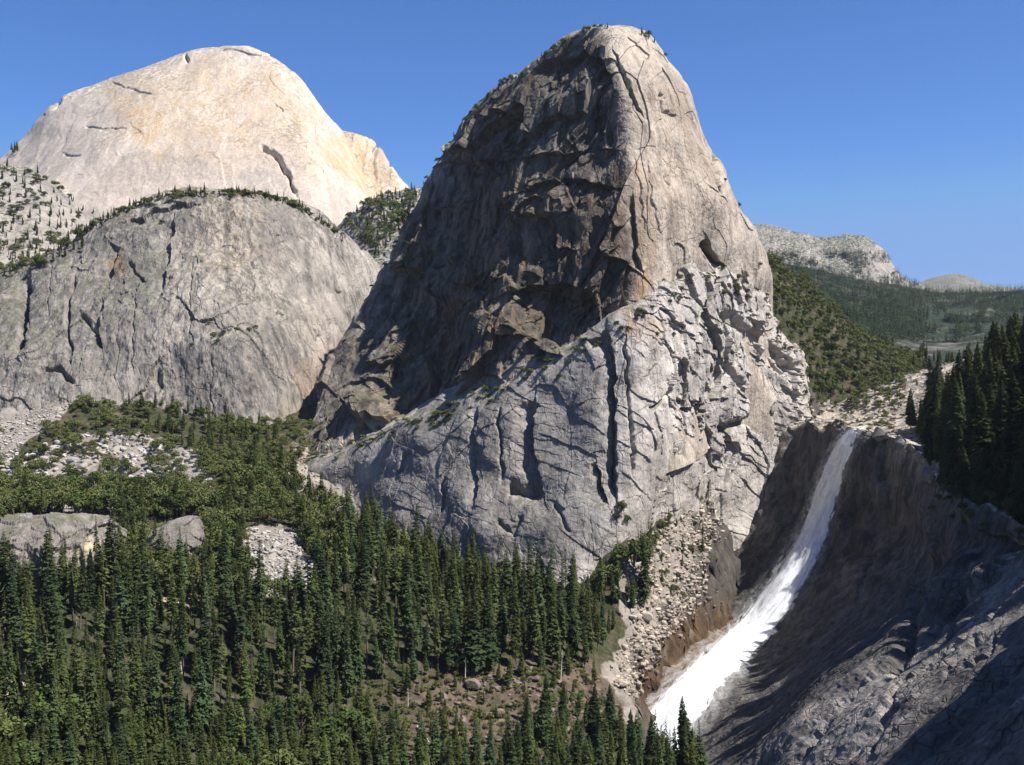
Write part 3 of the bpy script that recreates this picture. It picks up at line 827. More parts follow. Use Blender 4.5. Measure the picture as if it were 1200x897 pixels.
c = n.mix(edge, c, rk)
S1, S2 = n.attr('soil')[1:]
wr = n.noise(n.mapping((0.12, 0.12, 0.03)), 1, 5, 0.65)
shadec = n.mix(n.ramp(wr, (0.38, 0.0), (0.64, 1.0)), (0.038, 0.035, 0.033), (0.10, 0.088, 0.076))  # shade of the gorge wall painted as dark rock
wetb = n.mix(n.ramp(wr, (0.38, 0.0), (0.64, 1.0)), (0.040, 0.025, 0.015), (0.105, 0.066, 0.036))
c = n.mix(S1, c, n.mix(S2, shadec, wetb))
c = n.mix(G, c, (0.44, 0.33, 0.22))
c = n.mix(n.math('MULTIPLY', B, 1.0), c, (0.012, 0.018, 0.010))
M_GROUND = n.finish(c, 0.95, n.noise(n.mapping((0.5,) * 3), 1, 5, 0.7), 0.7, 1.5)
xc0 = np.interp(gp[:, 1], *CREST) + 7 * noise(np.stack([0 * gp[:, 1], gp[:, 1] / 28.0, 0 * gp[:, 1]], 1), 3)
wet = sstep(-1.0, 6.0, gp[:, 0] - xc0 + 7 * fbm(gp / 14.0, 3, 19)) * (gp[:, 1] > 640) * (gp[:, 1] < 1150)  # gully face: takes painted wall shade, and the wet brown slab lower down
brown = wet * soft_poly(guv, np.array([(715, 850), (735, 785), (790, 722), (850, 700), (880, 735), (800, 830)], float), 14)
farm = np.maximum(sstep(1220, 1400, gp[:, 1]), sstep(1060, 1120, gp[:, 1]) * sstep(400, 450, gp[:, 0]))
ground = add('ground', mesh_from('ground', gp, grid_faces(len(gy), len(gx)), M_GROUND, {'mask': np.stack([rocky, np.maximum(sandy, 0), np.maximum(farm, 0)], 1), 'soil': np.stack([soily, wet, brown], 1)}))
props(ground, 'valley floor of brown soil, scrub and pale broken rock', kind='structure')

# ------------------------------------------------------------------ hills behind
def slope(name, pts, spans, nrow, mat, label, **rel):
    S = loft(pts, nrow, spans, cyclic=False)
    return rock(name, S, mat, False, P(np.mean([p[0][0] for p in pts]), np.mean([p[-1][1] for p in pts]) + 60, pts[0][0][2] + 800), label=label, **rel)


shoulder = slope('mountain', [
    [(x, y + 25, 2150), (x, y, 2000), (x + 2, y + 40, 1880), (x + 4, y + 90, 1760), (x + 4, y + 170, 1600)] for x, y in
    [(-420, 60), (-180, 120), (-60, 165), (0, 190), (35, 196), (62, 214), (88, 240), (115, 256), (150, 285), (220, 330)]],
    [20, 20, 40, 60, 50, 45, 45, 45, 30], 220, M_FAR, 'bare pale rock shoulder with scattered trees at the left foot of the cream dome',
    big=(8, 120), plates=((5, 90, 0.9), (1.5, 35, 0.8)), ridge=(0, 1, 1), fine=(0.4, 8), seed=81, upcut=(0.75, 0.95))
saddle = slope('hill', [
    [(x, y + 20, 2150), (x, y, 2000), (x, y + 30, 1850), (x, y + 70, 1700), (x, y + 160, 1500)] for x, y in
    [(300, 330), (360, 300), (400, 262), (432, 238), (460, 230), (490, 224), (540, 222), (600, 235)]],
    [10, 20, 45, 45, 45, 45, 20], 140, M_FAR, 'wooded saddle with pale rocks between the cream dome and the central dome',
    big=(8, 100), plates=((5, 40, 0.8), (2, 14, 0.8)), fine=(0.8, 8), seed=83, upcut=(0.6, 0.8))
fardome = slope('mountain', [
    [(x, y + 15, 5600), (x, y, 5200), (x + 1, y + 12, 4900), (x + 2, y + 35, 4650), (x + 2, y + 80, 4300)] for x, y in
    [(780, 300), (850, 272), (880, 262), (905, 265), (935, 272), (962, 279), (978, 275), (1005, 275), (1022, 284), (1038, 300), (1055, 322), (1075, 336), (1130, 350)]],
    [20, 30, 25, 30, 30, 20, 30, 25, 25, 25, 15, 15], 160, M_FAR, 'distant pair of pale granite domes on the right skyline above the wooded ridge',
    big=(22, 300), plates=((16, 170, 0.8), (7, 60, 0.8)), ridge=(5, 70, 3), fine=(2, 20), seed=85, upcut=(0.62, 0.85))
n = NT('distant_wood_floor')
M_WOOD = n.finish(n.mix(n.ramp(n.noise(n.mapping((0.006,) * 3), 1, 8, 0.75), (0.52, 0.0), (0.64, 1.0)), (0.016, 0.025, 0.014), (0.13, 0.115, 0.095)), 0.95)
ridge = slope('hill', [
    [(x, y + 20, 4300), (x, y, 3800), (x, y + 18, 3300), (x, y + 40, 2800), (x, y + 75, 2200), (x, y + 130, 1700)] for x, y in
    [(760, 300), (880, 304), (930, 312), (985, 322), (1040, 334), (1075, 342), (1110, 345), (1160, 341), (1210, 337), (1300, 322), (1500, 300)]],
    [30, 50, 50, 50, 40, 40, 50, 50, 50, 40], 160, M_WOOD, 'long dark wooded ridge in the right distance with pale clearings',
    big=(20, 400), plates=((8, 150, 1),), fine=(3, 60), seed=87)
farhill = slope('hill', [
    [(x, y + 6, 10500), (x, y, 9500), (x, y + 10, 8700), (x, y + 40, 8000)] for x, y in
    [(1000, 348), (1055, 338), (1082, 331), (1100, 325), (1120, 321), (1138, 326), (1152, 332), (1175, 336), (1220, 342), (1300, 345)]],
    [10, 20, 20, 20, 20, 20, 20, 20, 10], 60, M_FAR, 'farthest low dome on the right horizon', big=(15, 500), plates=((14, 260, 1),), seed=89, upcut=(0.5, 0.8))

# ------------------------------------------------------------------ finding the ground
dg = bpy.context.evaluated_depsgraph_get()
dg.update()
OBJ = {o.name: BVHTree.FromObject(o, dg) for o in list(COL.objects) if o.type == 'MESH'}
OBJN = {'ground': [], 'any': list(OBJ)}
ROOT = Vector((0, 0, EYE))


def sight(px, py, names=None):
    """First surface on the sight line through a photo pixel."""
    d = Vector(P(px, py, 1000.0)) - ROOT
    d.normalize()
    best = None
    for k in (names or OBJ):
        h = OBJ[k].ray_cast(ROOT, d)
        if h[0] is not None and (best is None or h[3] < best[3]):
            best = (h[0], h[1], k, h[3])
    return best


def drop(x, y, names=None, top=1500.0):
    best = None
    for k in (names or OBJ):
        h = OBJ[k].ray_cast(Vector((x, y, top)), Vector((0, 0, -1)))
        if h[0] is not None and (best is None or h[0].z > best[0].z):
            best = (h[0], h[1], k)
    return best


# ------------------------------------------------------------------ plants
def foliage_mat(name, a, b, c, rough=0.85):
    n = NT(name)
    oi = n.t.nodes.new('ShaderNodeObjectInfo')
    v = n.noise(n.mapping((0.55,) * 3), 1, 3, 0.6)
    col = n.mix(n.ramp(v, (0.35, 0.0), (0.65, 1.0)), a, b)
    col = n.mix(n.ramp(oi.outputs['Random'], (0.0, 0.0), (1.0, 0.85)), col, c)
    rnd = n.math('FRACT', n.math('MULTIPLY', oi.outputs['Random'], 7.31))
    col = n.mix(1.0, col, n.ramp(rnd, (0.0, 0.55), (1.0, 1.2)), 'MULTIPLY')
    return n.finish(col, rough, spec=0.1)


M_CON = foliage_mat('conifer_needles', (0.040, 0.062, 0.022), (0.068, 0.098, 0.032), (0.085, 0.105, 0.030))
M_CON2 = foliage_mat('conifer_needles_blue_green', (0.030, 0.052, 0.024), (0.050, 0.078, 0.032), (0.062, 0.090, 0.032))
M_LEAF = foliage_mat('oak_leaves', (0.036, 0.060, 0.017), (0.067, 0.099, 0.027), (0.090, 0.105, 0.030))
M_BUSH = foliage_mat('manzanita_leaves', (0.043, 0.066, 0.019), (0.076, 0.099, 0.029), (0.100, 0.106, 0.035))
n = NT('bark')
M_BARK = n.finish(n.mix(n.noise(n.mapping((2, 2, 0.3)), 1, 4), (0.09, 0.065, 0.05), (0.20, 0.16, 0.13)), 0.95)
n = NT('bleached_wood')
M_DEAD = n.finish(n.mix(n.noise(n.mapping((2, 2, 0.3)), 1, 4), (0.42, 0.36, 0.30), (0.62, 0.56, 0.48)), 0.9)


def tube(path, radii, k=6):
    path = np.asarray(path, float)
    V, Fc = [], []
    for i, (c, r) in enumerate(zip(path, radii)):
        t = path[min(i + 1, len(path) - 1)] - path[max(i - 1, 0)]
        t /= np.linalg.norm(t) + 1e-9
        u = np.cross(t, [0.31, 0.95, 0.05]); u /= np.linalg.norm(u) + 1e-9
        w = np.cross(t, u)
        for j in range(k):
            a = 2 * math.pi * j / k
            V.append(c + r * (math.cos(a) * u + math.sin(a) * w))
    for i in range(len(path) - 1):
        for j in range(k):
            a, b = i * k + j, i * k + (j + 1) % k
            Fc.append((a, b, b + k, a + k))
    return np.array(V), np.array(Fc)


def conifer(seed, h=1.0, r=0.13, nb=150, t0=0.14, ragged=0.35, twigs=5):
    """Unit-height conifer: trunk arrays and crown triangles, crown of drooping ragged boughs."""
    rs = np.random.RandomState(seed)
    bend = rs.normal(0, 0.006, 2)
    tv, tf = tube([(bend[0] * z * z, bend[1] * z * z, z) for z in np.linspace(-0.03, 0.97, 7)], np.interp(np.linspace(0, 1, 7), [0, 1], [0.0125, 0.0015]), 6)
    V, T = [], []
    lump = rs.rand(24) * ragged * 1.6
    for i in range(nb):
        t = t0 + (1 - t0) * ((i + rs.rand()) / nb) ** 0.92
        prof = (1 - t) ** 0.74 * min(1.0, 0.62 + (t - t0) * 2.6)
        az = i * 2.39996 + rs.normal(0, 0.35)
        L = max(r * prof * (1.18 - lump[int(t * 23.9)] * rs.rand() - ragged * rs.rand() + 0.25 * math.sin(az * 1.0 + seed + t * 5)), 0.006)
        dr = -0.42 * (1 - t) + 0.35 * max(0, t - 0.6) + rs.normal(0, 0.12)
        dx, dy = math.cos(az), math.sin(az)
        d = np.array([dx, dy, dr]); side = np.array([-dy, dx, 0.0])
        b = np.array([bend[0] * t * t, bend[1] * t * t, t])
        base = len(V)
        wv = L * rs.uniform(0.26, 0.40)
        tip = b + d * L + np.array([0, 0, -0.10 * L])
        midp = b + d * L * 0.5 + np.array([0, 0, 0.07 * L])
        roll = np.array([0, 0, rs.normal(0, 0.35)])
        V += [b, midp + side * wv + roll * wv, tip, midp - side * wv - roll * wv - np.array([0, 0, 0.3 * wv])]
        T += [(base, base + 1, base + 2), (base, base + 2, base + 3)]
        for q in range(twigs):
            s = 0.30 + 0.65 * (q + rs.rand()) / twigs
            c = b + d * L * s + np.array([0, 0, rs.normal(0.01, 0.05) * L])
            sg = 1 if q % 2 else -1
            l2 = L * (1.05 - s) * rs.uniform(0.55, 1.0) + 0.004
            o = side * sg * l2 + d * l2 * 0.55 + np.array([0, 0, rs.normal(-0.25, 0.25) * l2])
            m = len(V)
            V += [c - d * l2 * 0.22, c + o, c + d * l2 * 0.30 + np.array([0, 0, rs.normal(0, 0.3) * l2])]
            T += [(m, m + 1, m + 2)]
    # leader
    m = len(V)
    V += [np.array([bend[0] - 0.008, bend[1], 0.955]), np.array([bend[0], bend[1], 1.0]), np.array([bend[0] + 0.008, bend[1], 0.955])]
    T += [(m, m + 1, m + 2)]
    return tv, tf, np.array(V), np.array(T)


def roundtree(seed, nclump=9, leaves=420, flat=0.8, trunk=True, leaf=0.075):
    """Unit tree or bush about 1 wide: separate leafy clumps of small leaf faces with gaps between."""
    rs = np.random.RandomState(seed)
    cl = []
    for k in range(nclump):
        a = k * 2.4 + rs.rand()
        rr = 0.30 * math.sqrt((k + 0.3) / nclump) * rs.uniform(0.8, 1.25)
        z = (0.30 if trunk else 0.12) + 0.5 * flat * (1 - (rr / 0.36) ** 2 * 0.75) * rs.uniform(0.55, 1.0)
        cl.append((rr * math.cos(a), rr * math.sin(a), z, rs.uniform(0.13, 0.21)))
    V, T = [], []
    per = leaves // nclump
    for cx, cy, cz, cr_ in cl:
        for q in range(per):
            d = rs.normal(size=3); d /= np.linalg.norm(d)
            if d[2] < -0.35 and rs.rand() < 0.7: d[2] = -d[2]
            rad = cr_ * rs.uniform(0.62, 1.12)
            c = np.array([cx, cy, cz]) + d * rad * np.array([1, 1, 0.8])
            nrm = d + rs.normal(0, 0.55, 3); nrm /= np.linalg.norm(nrm)
            u = np.cross(nrm, rs.normal(size=3)); u /= np.linalg.norm(u) + 1e-9
            w = np.cross(nrm, u)
            s = leaf * rs.uniform(0.6, 1.2)
            m = len(V)
            V += [c - u * s, c + w * s * 0.6, c + u * s, c - w * s * 0.7]
            T += [(m, m + 1, m + 2), (m, m + 2, m + 3)]
    tv, tf = None, None
    if trunk:
        parts = [tube([(0, 0, -0.05), (0.01, 0, 0.2), (0.0, 0.01, 0.42)], [0.035, 0.028, 0.018], 6)]
        for cx, cy, cz, _ in cl[:5]:
            parts.append(tube([(0, 0, 0.2), (cx * 0.6, cy * 0.6, 0.2 + (cz - 0.2) * 0.7), (cx, cy, cz)], [0.018, 0.012, 0.005], 4))
        tv, tf, o = [], [], 0
        for v, f in parts:
            tv.append(v); tf.append(f + o); o += len(v)
        tv, tf = np.vstack(tv), np.vstack(tf)
    return tv, tf, np.array(V), np.array(T)


KIT = {}


def kit(key, arr, mat, hi=True):
    tv, tf, cv, ct = arr
    KIT[key] = dict(arr=arr, mat=mat, crown=mesh_from(key + '_crown', cv, ct, mat, smooth=False),
                    trunk=mesh_from(key + '_trunk', tv, tf, M_BARK) if tv is not None else None)


for s in range(6):
    kit('conifer%d' % s, conifer(100 + s, r=[0.145, 0.165, 0.18, 0.135, 0.17, 0.155][s], nb=190, t0=[0.10, 0.16, 0.12, 0.24, 0.08, 0.18][s]), M_CON if s % 2 else M_CON2)
for s in range(4):
    kit('bigcon%d' % s, conifer(140 + s, r=[0.17, 0.19, 0.20, 0.18][s], nb=420, t0=[0.06, 0.10, 0.05, 0.12][s], ragged=0.45, twigs=8), M_CON2 if s % 2 else M_CON)
for s in range(3):
    kit('pine%d' % s, conifer(160 + s, r=0.17, nb=60, t0=0.32, ragged=0.55, twigs=5), M_CON)
for s in range(4):
    kit('oak%d' % s, roundtree(180 + s, 9 + s, 760, 1.0, True, 0.042), M_LEAF)
for s in range(4):
    kit('bush%d' % s, roundtree(190 + s, 6 + s, 320, 0.62, False, 0.062), M_BUSH)
low = [conifer(300 + s, r=0.13, nb=36, t0=0.08, twigs=1) for s in range(4)]
lowbush = [roundtree(320 + s, 5, 60, 0.62, False, 0.11) for s in range(3)]

kit('rust0', conifer(131, r=0.15, nb=130, t0=0.15, ragged=0.55), foliage_mat('dying_needles', (0.10, 0.055, 0.028), (0.16, 0.095, 0.05), (0.15, 0.10, 0.05)))
RS = np.random.RandomState(42)
PLANTS = []      # dict(kind, pos, h (height or width), region)


def plant(pos, kind, size, region, wide=1.0):
    PLANTS.append(dict(pos=np.array(pos, float), kind=kind, size=size, region=region, wide=wide))


class Spread:
    """Keeps plants of one layer apart."""
    def __init__(self, sep):
        self.sep, self.g = sep, {}

    def ok(self, x, y, sep=None):
        s = sep or self.sep
        k = (int(x // self.sep), int(y // self.sep))
        for i in (-1, 0, 1):
            for j in (-1, 0, 1):
                for (a, b) in self.g.get((k[0] + i, k[1] + j), ()):
                    if (a - x) ** 2 + (b - y) ** 2 < s * s:
                        return False
        self.g.setdefault(k, []).append((x, y))
        return True


def inside(poly, x, y):
    return in_poly(np.array([[x, y]], float), poly)[0]


def fill(poly, tries, sp, kinds, size, region, names=None, avoid=(), rnd=RS, clump=None, wide=(0.85, 1.2), slope_max=None, only=None):
    poly = np.array(poly, float)
    lo, hi = poly.min(0), poly.max(0)
    pts = rnd.uniform(lo, hi, (tries, 2))
    pts = pts[in_poly(pts, poly)]
    for av in avoid:
        pts = pts[~in_poly(pts, np.array(av, float))]
    if clump:
        z = np.zeros(len(pts))
        v = fbm(np.stack([pts[:, 0] / clump[0], pts[:, 1] / clump[0] * 1.8, z + clump[2]], 1), 3, 77)
        pts = pts[v > clump[1]]
    for px, py in pts:
        h = sight(px, py, names)
        if h is None or (slope_max and h[1].z < slope_max) or (only and h[2] not in only):
            continue
        if sp.ok(h[0].x, h[0].y):
            plant(h[0], kinds[rnd.randint(len(kinds))], size[0] + (size[1] - size[0]) * rnd.rand() ** 1.2, region, rnd.uniform(*wide))


CON = ['conifer%d' % s for s in range(6)]
BIG = ['bigcon%d' % s for s in range(4)]
PIN = ['pine%d' % s for s in range(3)]
OAK = ['oak%d' % s for s in range(4)]
BUS = ['bush%d' % s for s in range(4)]
TALUS = [(285, 615), (345, 618), (390, 690), (350, 712), (300, 700), (285, 655)]
OUT1 = [(-5, 606), (140, 606), (146, 636), (115, 676), (60, 695), (-5, 698)]
OUT2 = [(170, 612), (238, 612), (238, 652), (172, 655)]
CLEAR = [(465, 825), (530, 796), (600, 785), (680, 790), (740, 730), (800, 720), (850, 740), (770, 850), (720, 830), (650, 870), (430, 880)]
G_ = ['ground']
# valley forest
FOREST = [(-260, 705), (150, 695), (280, 705), (345, 722), (400, 690), (405, 640), (450, 640), (500, 670), (560, 690), (620, 700), (690, 706), (740, 680), (757, 700), (752, 745), (722, 785), (680, 800), (600, 790), (520, 800), (430, 815), (350, 850),
          (250, 850), (200, 900), (-260, 900)]
fill(FOREST, 13500, Spread(7.9), CON + CON + PIN, (15, 56), 'forest', G_, [TALUS, CLEAR], wide=(0.72, 1.3), clump=(40, -0.75, 5))
# lighter, lower trees along the bottom left
fill([(-260, 860), (200, 850), (440, 850), (440, 1010), (-260, 1010)], 4800, Spread(7.5), CON + CON + OAK[:1] + PIN[:1], (16, 32), 'bottom', G_, [CLEAR], wide=(1.0, 1.5))
fill([(425, 800), (680, 780), (720, 830), (640, 890), (430, 900)], 420, Spread(8.0), CON[:3] + PIN, (7, 20), 'clearing', G_, wide=(1.0, 1.4))
fill([(425, 800), (680, 780), (720, 830), (640, 890), (430, 900)], 1800, Spread(3.6), BUS, (2.5, 7), 'clearing_bush', G_)
fill([(440, 900), (820, 890), (860, 1100), (440, 1100)], 700, Spread(9.0), CON, (24, 36), 'bottom', G_)
# mixed round trees below the cliffs
MIX = [(-260, 600), (130, 600), (200, 585), (255, 590), (290, 545), (340, 560), (400, 610), (440, 640), (400, 690), (345, 712), (150, 700), (-260, 712)]
fill(MIX, 8000, Spread(8.5), OAK, (13, 23), 'mixed', G_, [TALUS, OUT1, OUT2], wide=(0.9, 1.2))
fill(MIX, 3200, Spread(8.2), CON, (15, 34), 'mixed_conifer', G_, [TALUS, OUT1, OUT2])
fill([(-260, 565), (250, 575), (255, 592), (130, 604), (-260, 604)], 3000, Spread(7.5), OAK, (12, 20), 'mixed', G_)
# shrubs on the ledgy slope
fill([(-240, 470), (40, 470), (150, 462), (260, 475), (320, 520), (345, 545), (290, 560), (240, 580), (0, 575), (-240, 575)], 7000, Spread(5.0), BUS + OAK, (7, 15), 'slope', G_, [[(-10, 478), (95, 462), (85, 485), (40, 515), (-10, 550)]], clump=(30, 0.02, 3))
fill([(250, 500), (300, 495), (372, 500), (372, 530), (345, 548), (300, 570), (240, 560)], 900, Spread(5.5), BUS + OAK, (6, 12), 'slope', G_)
fill([(130, 462), (260, 470), (330, 520), (300, 560), (200, 520)], 600, Spread(8), CON, (9, 24), 'slope_conifer', G_)
# foot of the buttress
fill([(400, 605), (455, 640), (520, 668), (600, 690), (690, 705), (735, 660), (765, 640), (755, 690), (715, 720), (600, 715), (480, 700), (400, 660)], 1100, Spread(7), CON + OAK[:2], (16, 34), 'foot', G_)
# ledges of the buttress and the dome
for (x0, y0, x1, y1, k, jit) in [(362, 536, 500, 494, 44, 5), (500, 494, 612, 444, 36, 5), (612, 444, 722, 388, 32, 5), (722, 388, 775, 350, 14, 4), (775, 350, 842, 318, 20, 6), (842, 322, 900, 350, 26, 9)]:
    for q in range(k):
        u = RS.rand()
        px, py = x0 + (x1 - x0) * u + RS.normal(0, 3), y0 + (y1 - y0) * u + RS.normal(0, jit)
        h = sight(px, py)
        if h and h[1].z > 0.25:
            plant(h[0], BUS[RS.randint(4)], RS.uniform(3.5, 9), 'ledge')
for (px, py, s) in [(860, 340, 13), (848, 350, 10), (872, 330, 12), (728, 604, 13), (722, 612, 9), (735, 615, 9), (775, 625, 12), (768, 640, 12), (760, 655, 12), (785, 612, 9), (790, 700, 12), (800, 706, 9), (820, 590, 9), (770, 395, 5), (940, 405, 7), (655, 445, 6), (790, 395, 5), (830, 330, 7)]:
    h = sight(px, py)
    if h: plant(h[0], OAK[RS.randint(4)], s, 'ledge')
for q in range(150):
    px, py = RS.uniform(825, 940), RS.uniform(305, 420)
    if not inside([(825, 325), (860, 302), (900, 312), (915, 350), (942, 415), (925, 420), (890, 372), (850, 350)], px, py): continue
    h = sight(px, py)
    if h and h[1].z > 0.12: plant(h[0], (BUS + OAK[:2] + CON[:2])[RS.randint(8)], RS.uniform(5, 13), 'shoulder_bush')
# wooded slope to the right of the dome
fill([(868, 308), (905, 308), (960, 340), (1010, 375), (1075, 395), (1085, 450), (1040, 460), (955, 465), (940, 410), (910, 360)], 7000, Spread(5.0), BUS + OAK, (8, 15), 'saddle', G_, clump=(30, -0.6, 9))
fill([(880, 306), (960, 345), (1010, 378), (1080, 395), (1090, 440), (1000, 440), (930, 385)], 260, Spread(12), CON + PIN, (10, 21), 'saddle_conifer', G_)
fill([(940, 440), (1060, 440), (1060, 478), (990, 478), (940, 478)], 500, Spread(7), CON[:2] + PIN + BUS + OAK[:2], (6, 15), 'brink')
fill([(945, 470), (1060, 470), (1060, 515), (945, 500)], 130, Spread(8), BUS, (3, 8), 'brink')
fill([(1060, 395), (1210, 385), (1210, 430), (1080, 445)], 500, Spread(10), CON, (12, 26), 'saddle_conifer', G_)
# rubble slope
for px, py, h_ in [(830, 600, 40), (857, 572, 38), (843, 585, 14), (800, 650, 15), (766, 700, 30)]:
    h = sight(px, py)
    if h: plant(h[0], PIN[RS.randint(3)] if h_ > 20 else CON[RS.randint(6)], h_, 'rubble', 0.95)
fill([(750, 690), (775, 630), (850, 550), (900, 510), (890, 560), (830, 680), (760, 750)], 420, Spread(5), BUS + BUS + OAK[:1], (2.5, 8), 'rubble_bush', G_, clump=(22, -0.08, 4))
fill([(745, 700), (760, 640), (800, 590), (850, 545), (890, 520), (860, 600), (800, 690)], 110, Spread(9), CON, (8, 20), 'rubble_conifer', G_)
# skyline of the grey cliff
for x, y in [(5, 322), (60, 292), (110, 258), (150, 238), (200, 224), (250, 221), (300, 222), (350, 238), (408, 277)]:
    pass
sk = np.array([(0, 326), (60, 296), (110, 262), (150, 242), (200, 226), (250, 224), (300, 225), (350, 240), (408, 280)], float)
for q in range(230):
    px = RS.uniform(40, 405)
    py = np.interp(px, sk[:, 0], sk[:, 1]) + abs(RS.normal(0, 3)) + 1
    h = sight(px, py)
    if h and h[3] < 1500: plant(h[0], (CON + BUS)[RS.randint(10)], RS.uniform(5, 13), 'brow')
fill([(-10, 290), (60, 280), (115, 262), (100, 290), (50, 315), (-10, 330)], 420, Spread(6), CON + OAK, (9, 16), 'brow')
for px, py, s in [(250, 395, 8), (262, 392, 7), (278, 388, 7), (255, 402, 7), (292, 388, 6), (245, 380, 5), (190, 262, 7), (225, 405, 5), (300, 385, 6)]:
    h = sight(px, py)
    if h: plant(h[0], BUS[RS.randint(4)], s * 1.2, 'cliff_bush')
fill([(-10, 195), (40, 200), (110, 250), (60, 290), (-10, 300)], 420, Spread(11), CON + BUS, (12, 22), 'shoulder', None)
fill([(400, 262), (440, 235), (490, 224), (480, 260), (440, 305)], 1400, Spread(8), CON + OAK, (13, 22), 'far_saddle', None)
for q in range(14):
    h = sight(RS.uniform(-4, 22), RS.uniform(182, 187) - 6)
    if h: plant(h[0], CON[RS.randint(6)], RS.uniform(20, 30), 'far_skyline')
# trees on the great dome's top
for q in range(46):
    px = RS.uniform(430, 690)
    py = np.interp(px, [420, 440, 460, 480, 500, 535, 560, 585, 620, 660, 700], [372, 322, 287, 247, 212, 162, 132, 107, 84, 57, 34]) - 5
    for k in range(9):
        h = sight(px, py + k * 1.5)
        if h and h[3] < 1350:
            plant(h[0], (OAK + BUS + CON[:2])[RS.randint(10)], RS.uniform(3.5, 8), 'summit'); break
for px, py, s in [(584, 108, 9), (578, 112, 6), (560, 130, 7), (638, 70, 9), (630, 76, 7), (600, 96, 6), (612, 90, 6), (650, 64, 6), (690, 37, 6), (697, 35, 6), (704, 35, 6), (712, 34, 6), (752, 42, 9), (760, 46, 9), (767, 51, 7), (780, 66, 5), (520, 182, 6), (540, 156, 6), (850, 214, 5), (866, 243, 7), (470, 268, 5), (450, 310, 5)]:
    for k in range(6):
        h = sight(px, py + k * 1.5)
        if h and h[3] < 1300:
            plant(h[0], (OAK + CON[:2])[RS.randint(6)], s, 'summit'); break
# forest above the gorge on the right
gyv = [g[0] for g in GC]
sp = Spread(6.2)
for q in range(4200):
    y = RS.uniform(330, 960)
    rim_x = np.interp(y, gyv, [g[1] for g in GC])
    o = RS.uniform(0, 1) ** 1.3 * 190
    front = np.interp(y, [330, 480, 600, 800, 880, 960], [12, 6, 2, 3, 15, 44])
    x = rim_x + front + o
    if x / y * F + CX > 1330 or noise(np.array([[x / 45, y / 45, 2.5]]), 4)[0] < -0.45 or not sp.ok(x, y):
        continue
    h = drop(x, y, ['cliff'])
    if h: plant(h[0], BIG[RS.randint(4)], RS.uniform(14, 64) * (0.6 if o < 6 else 1), 'right', RS.uniform(0.9, 1.35))
fill([(1085, 560), (1200, 590), (1200, 650), (1150, 625), (1095, 610)], 60, Spread(6), BUS + OAK[:2], (4, 9), 'rim_bush', ['cliff'])
for px, py, s in [(1108, 556, 15), (1112, 585, 12), (1125, 588, 9), (1100, 590, 8), (1160, 590, 9), (1180, 600, 9)]:
    h = sight(px, py)
    if h: plant(h[0], OAK[RS.randint(4)], s * 0.8, 'rim_bush')
# nearest conifers along the bottom edge, right
for tx, ty, D in [(806, 815, 545), (762, 838, 550), (742, 850, 540), (712, 800, 600), (640, 790, 620), (618, 815, 600), (676, 838, 560), (700, 830, 575), (690, 862, 540), (655, 855, 560), (780, 862, 530), (728, 868, 530), (600, 862, 560), (560, 868, 560),
                  (520, 866, 560), (812, 850, 535), (660, 800, 640), (606, 845, 580), (740, 830, 590), (695, 800, 610), (440, 850, 580), (470, 868, 560)]:
    p = P(tx, ty, D)
    h = drop(p[0], D, ['ground', 'cliff'])
    if h:
        ht = p[2] - h[0].z
        if ht > 8:
            plant(h[0], BIG[RS.randint(4)] if ht > 14 else CON[RS.randint(6)], min(ht, 48), 'front', 1.1)

for px, py, ht, lab in [(283, 812, 34, 'reddish brown dying conifer in the dense forest, left of the clearing'), (160, 770, 26, 'reddish brown dying conifer in the left part of the dense forest'), (590, 745, 28, 'reddish brown dying conifer in the forest above the clearing'), (395, 800, 22, 'small reddish brown dying conifer at the forest edge just left of the clearing')]:
    h = sight(px, py, ['ground'])
    if h:
        plant(h[0], 'rust0', ht, 'front')
        PLANTS[-1]['label'] = lab

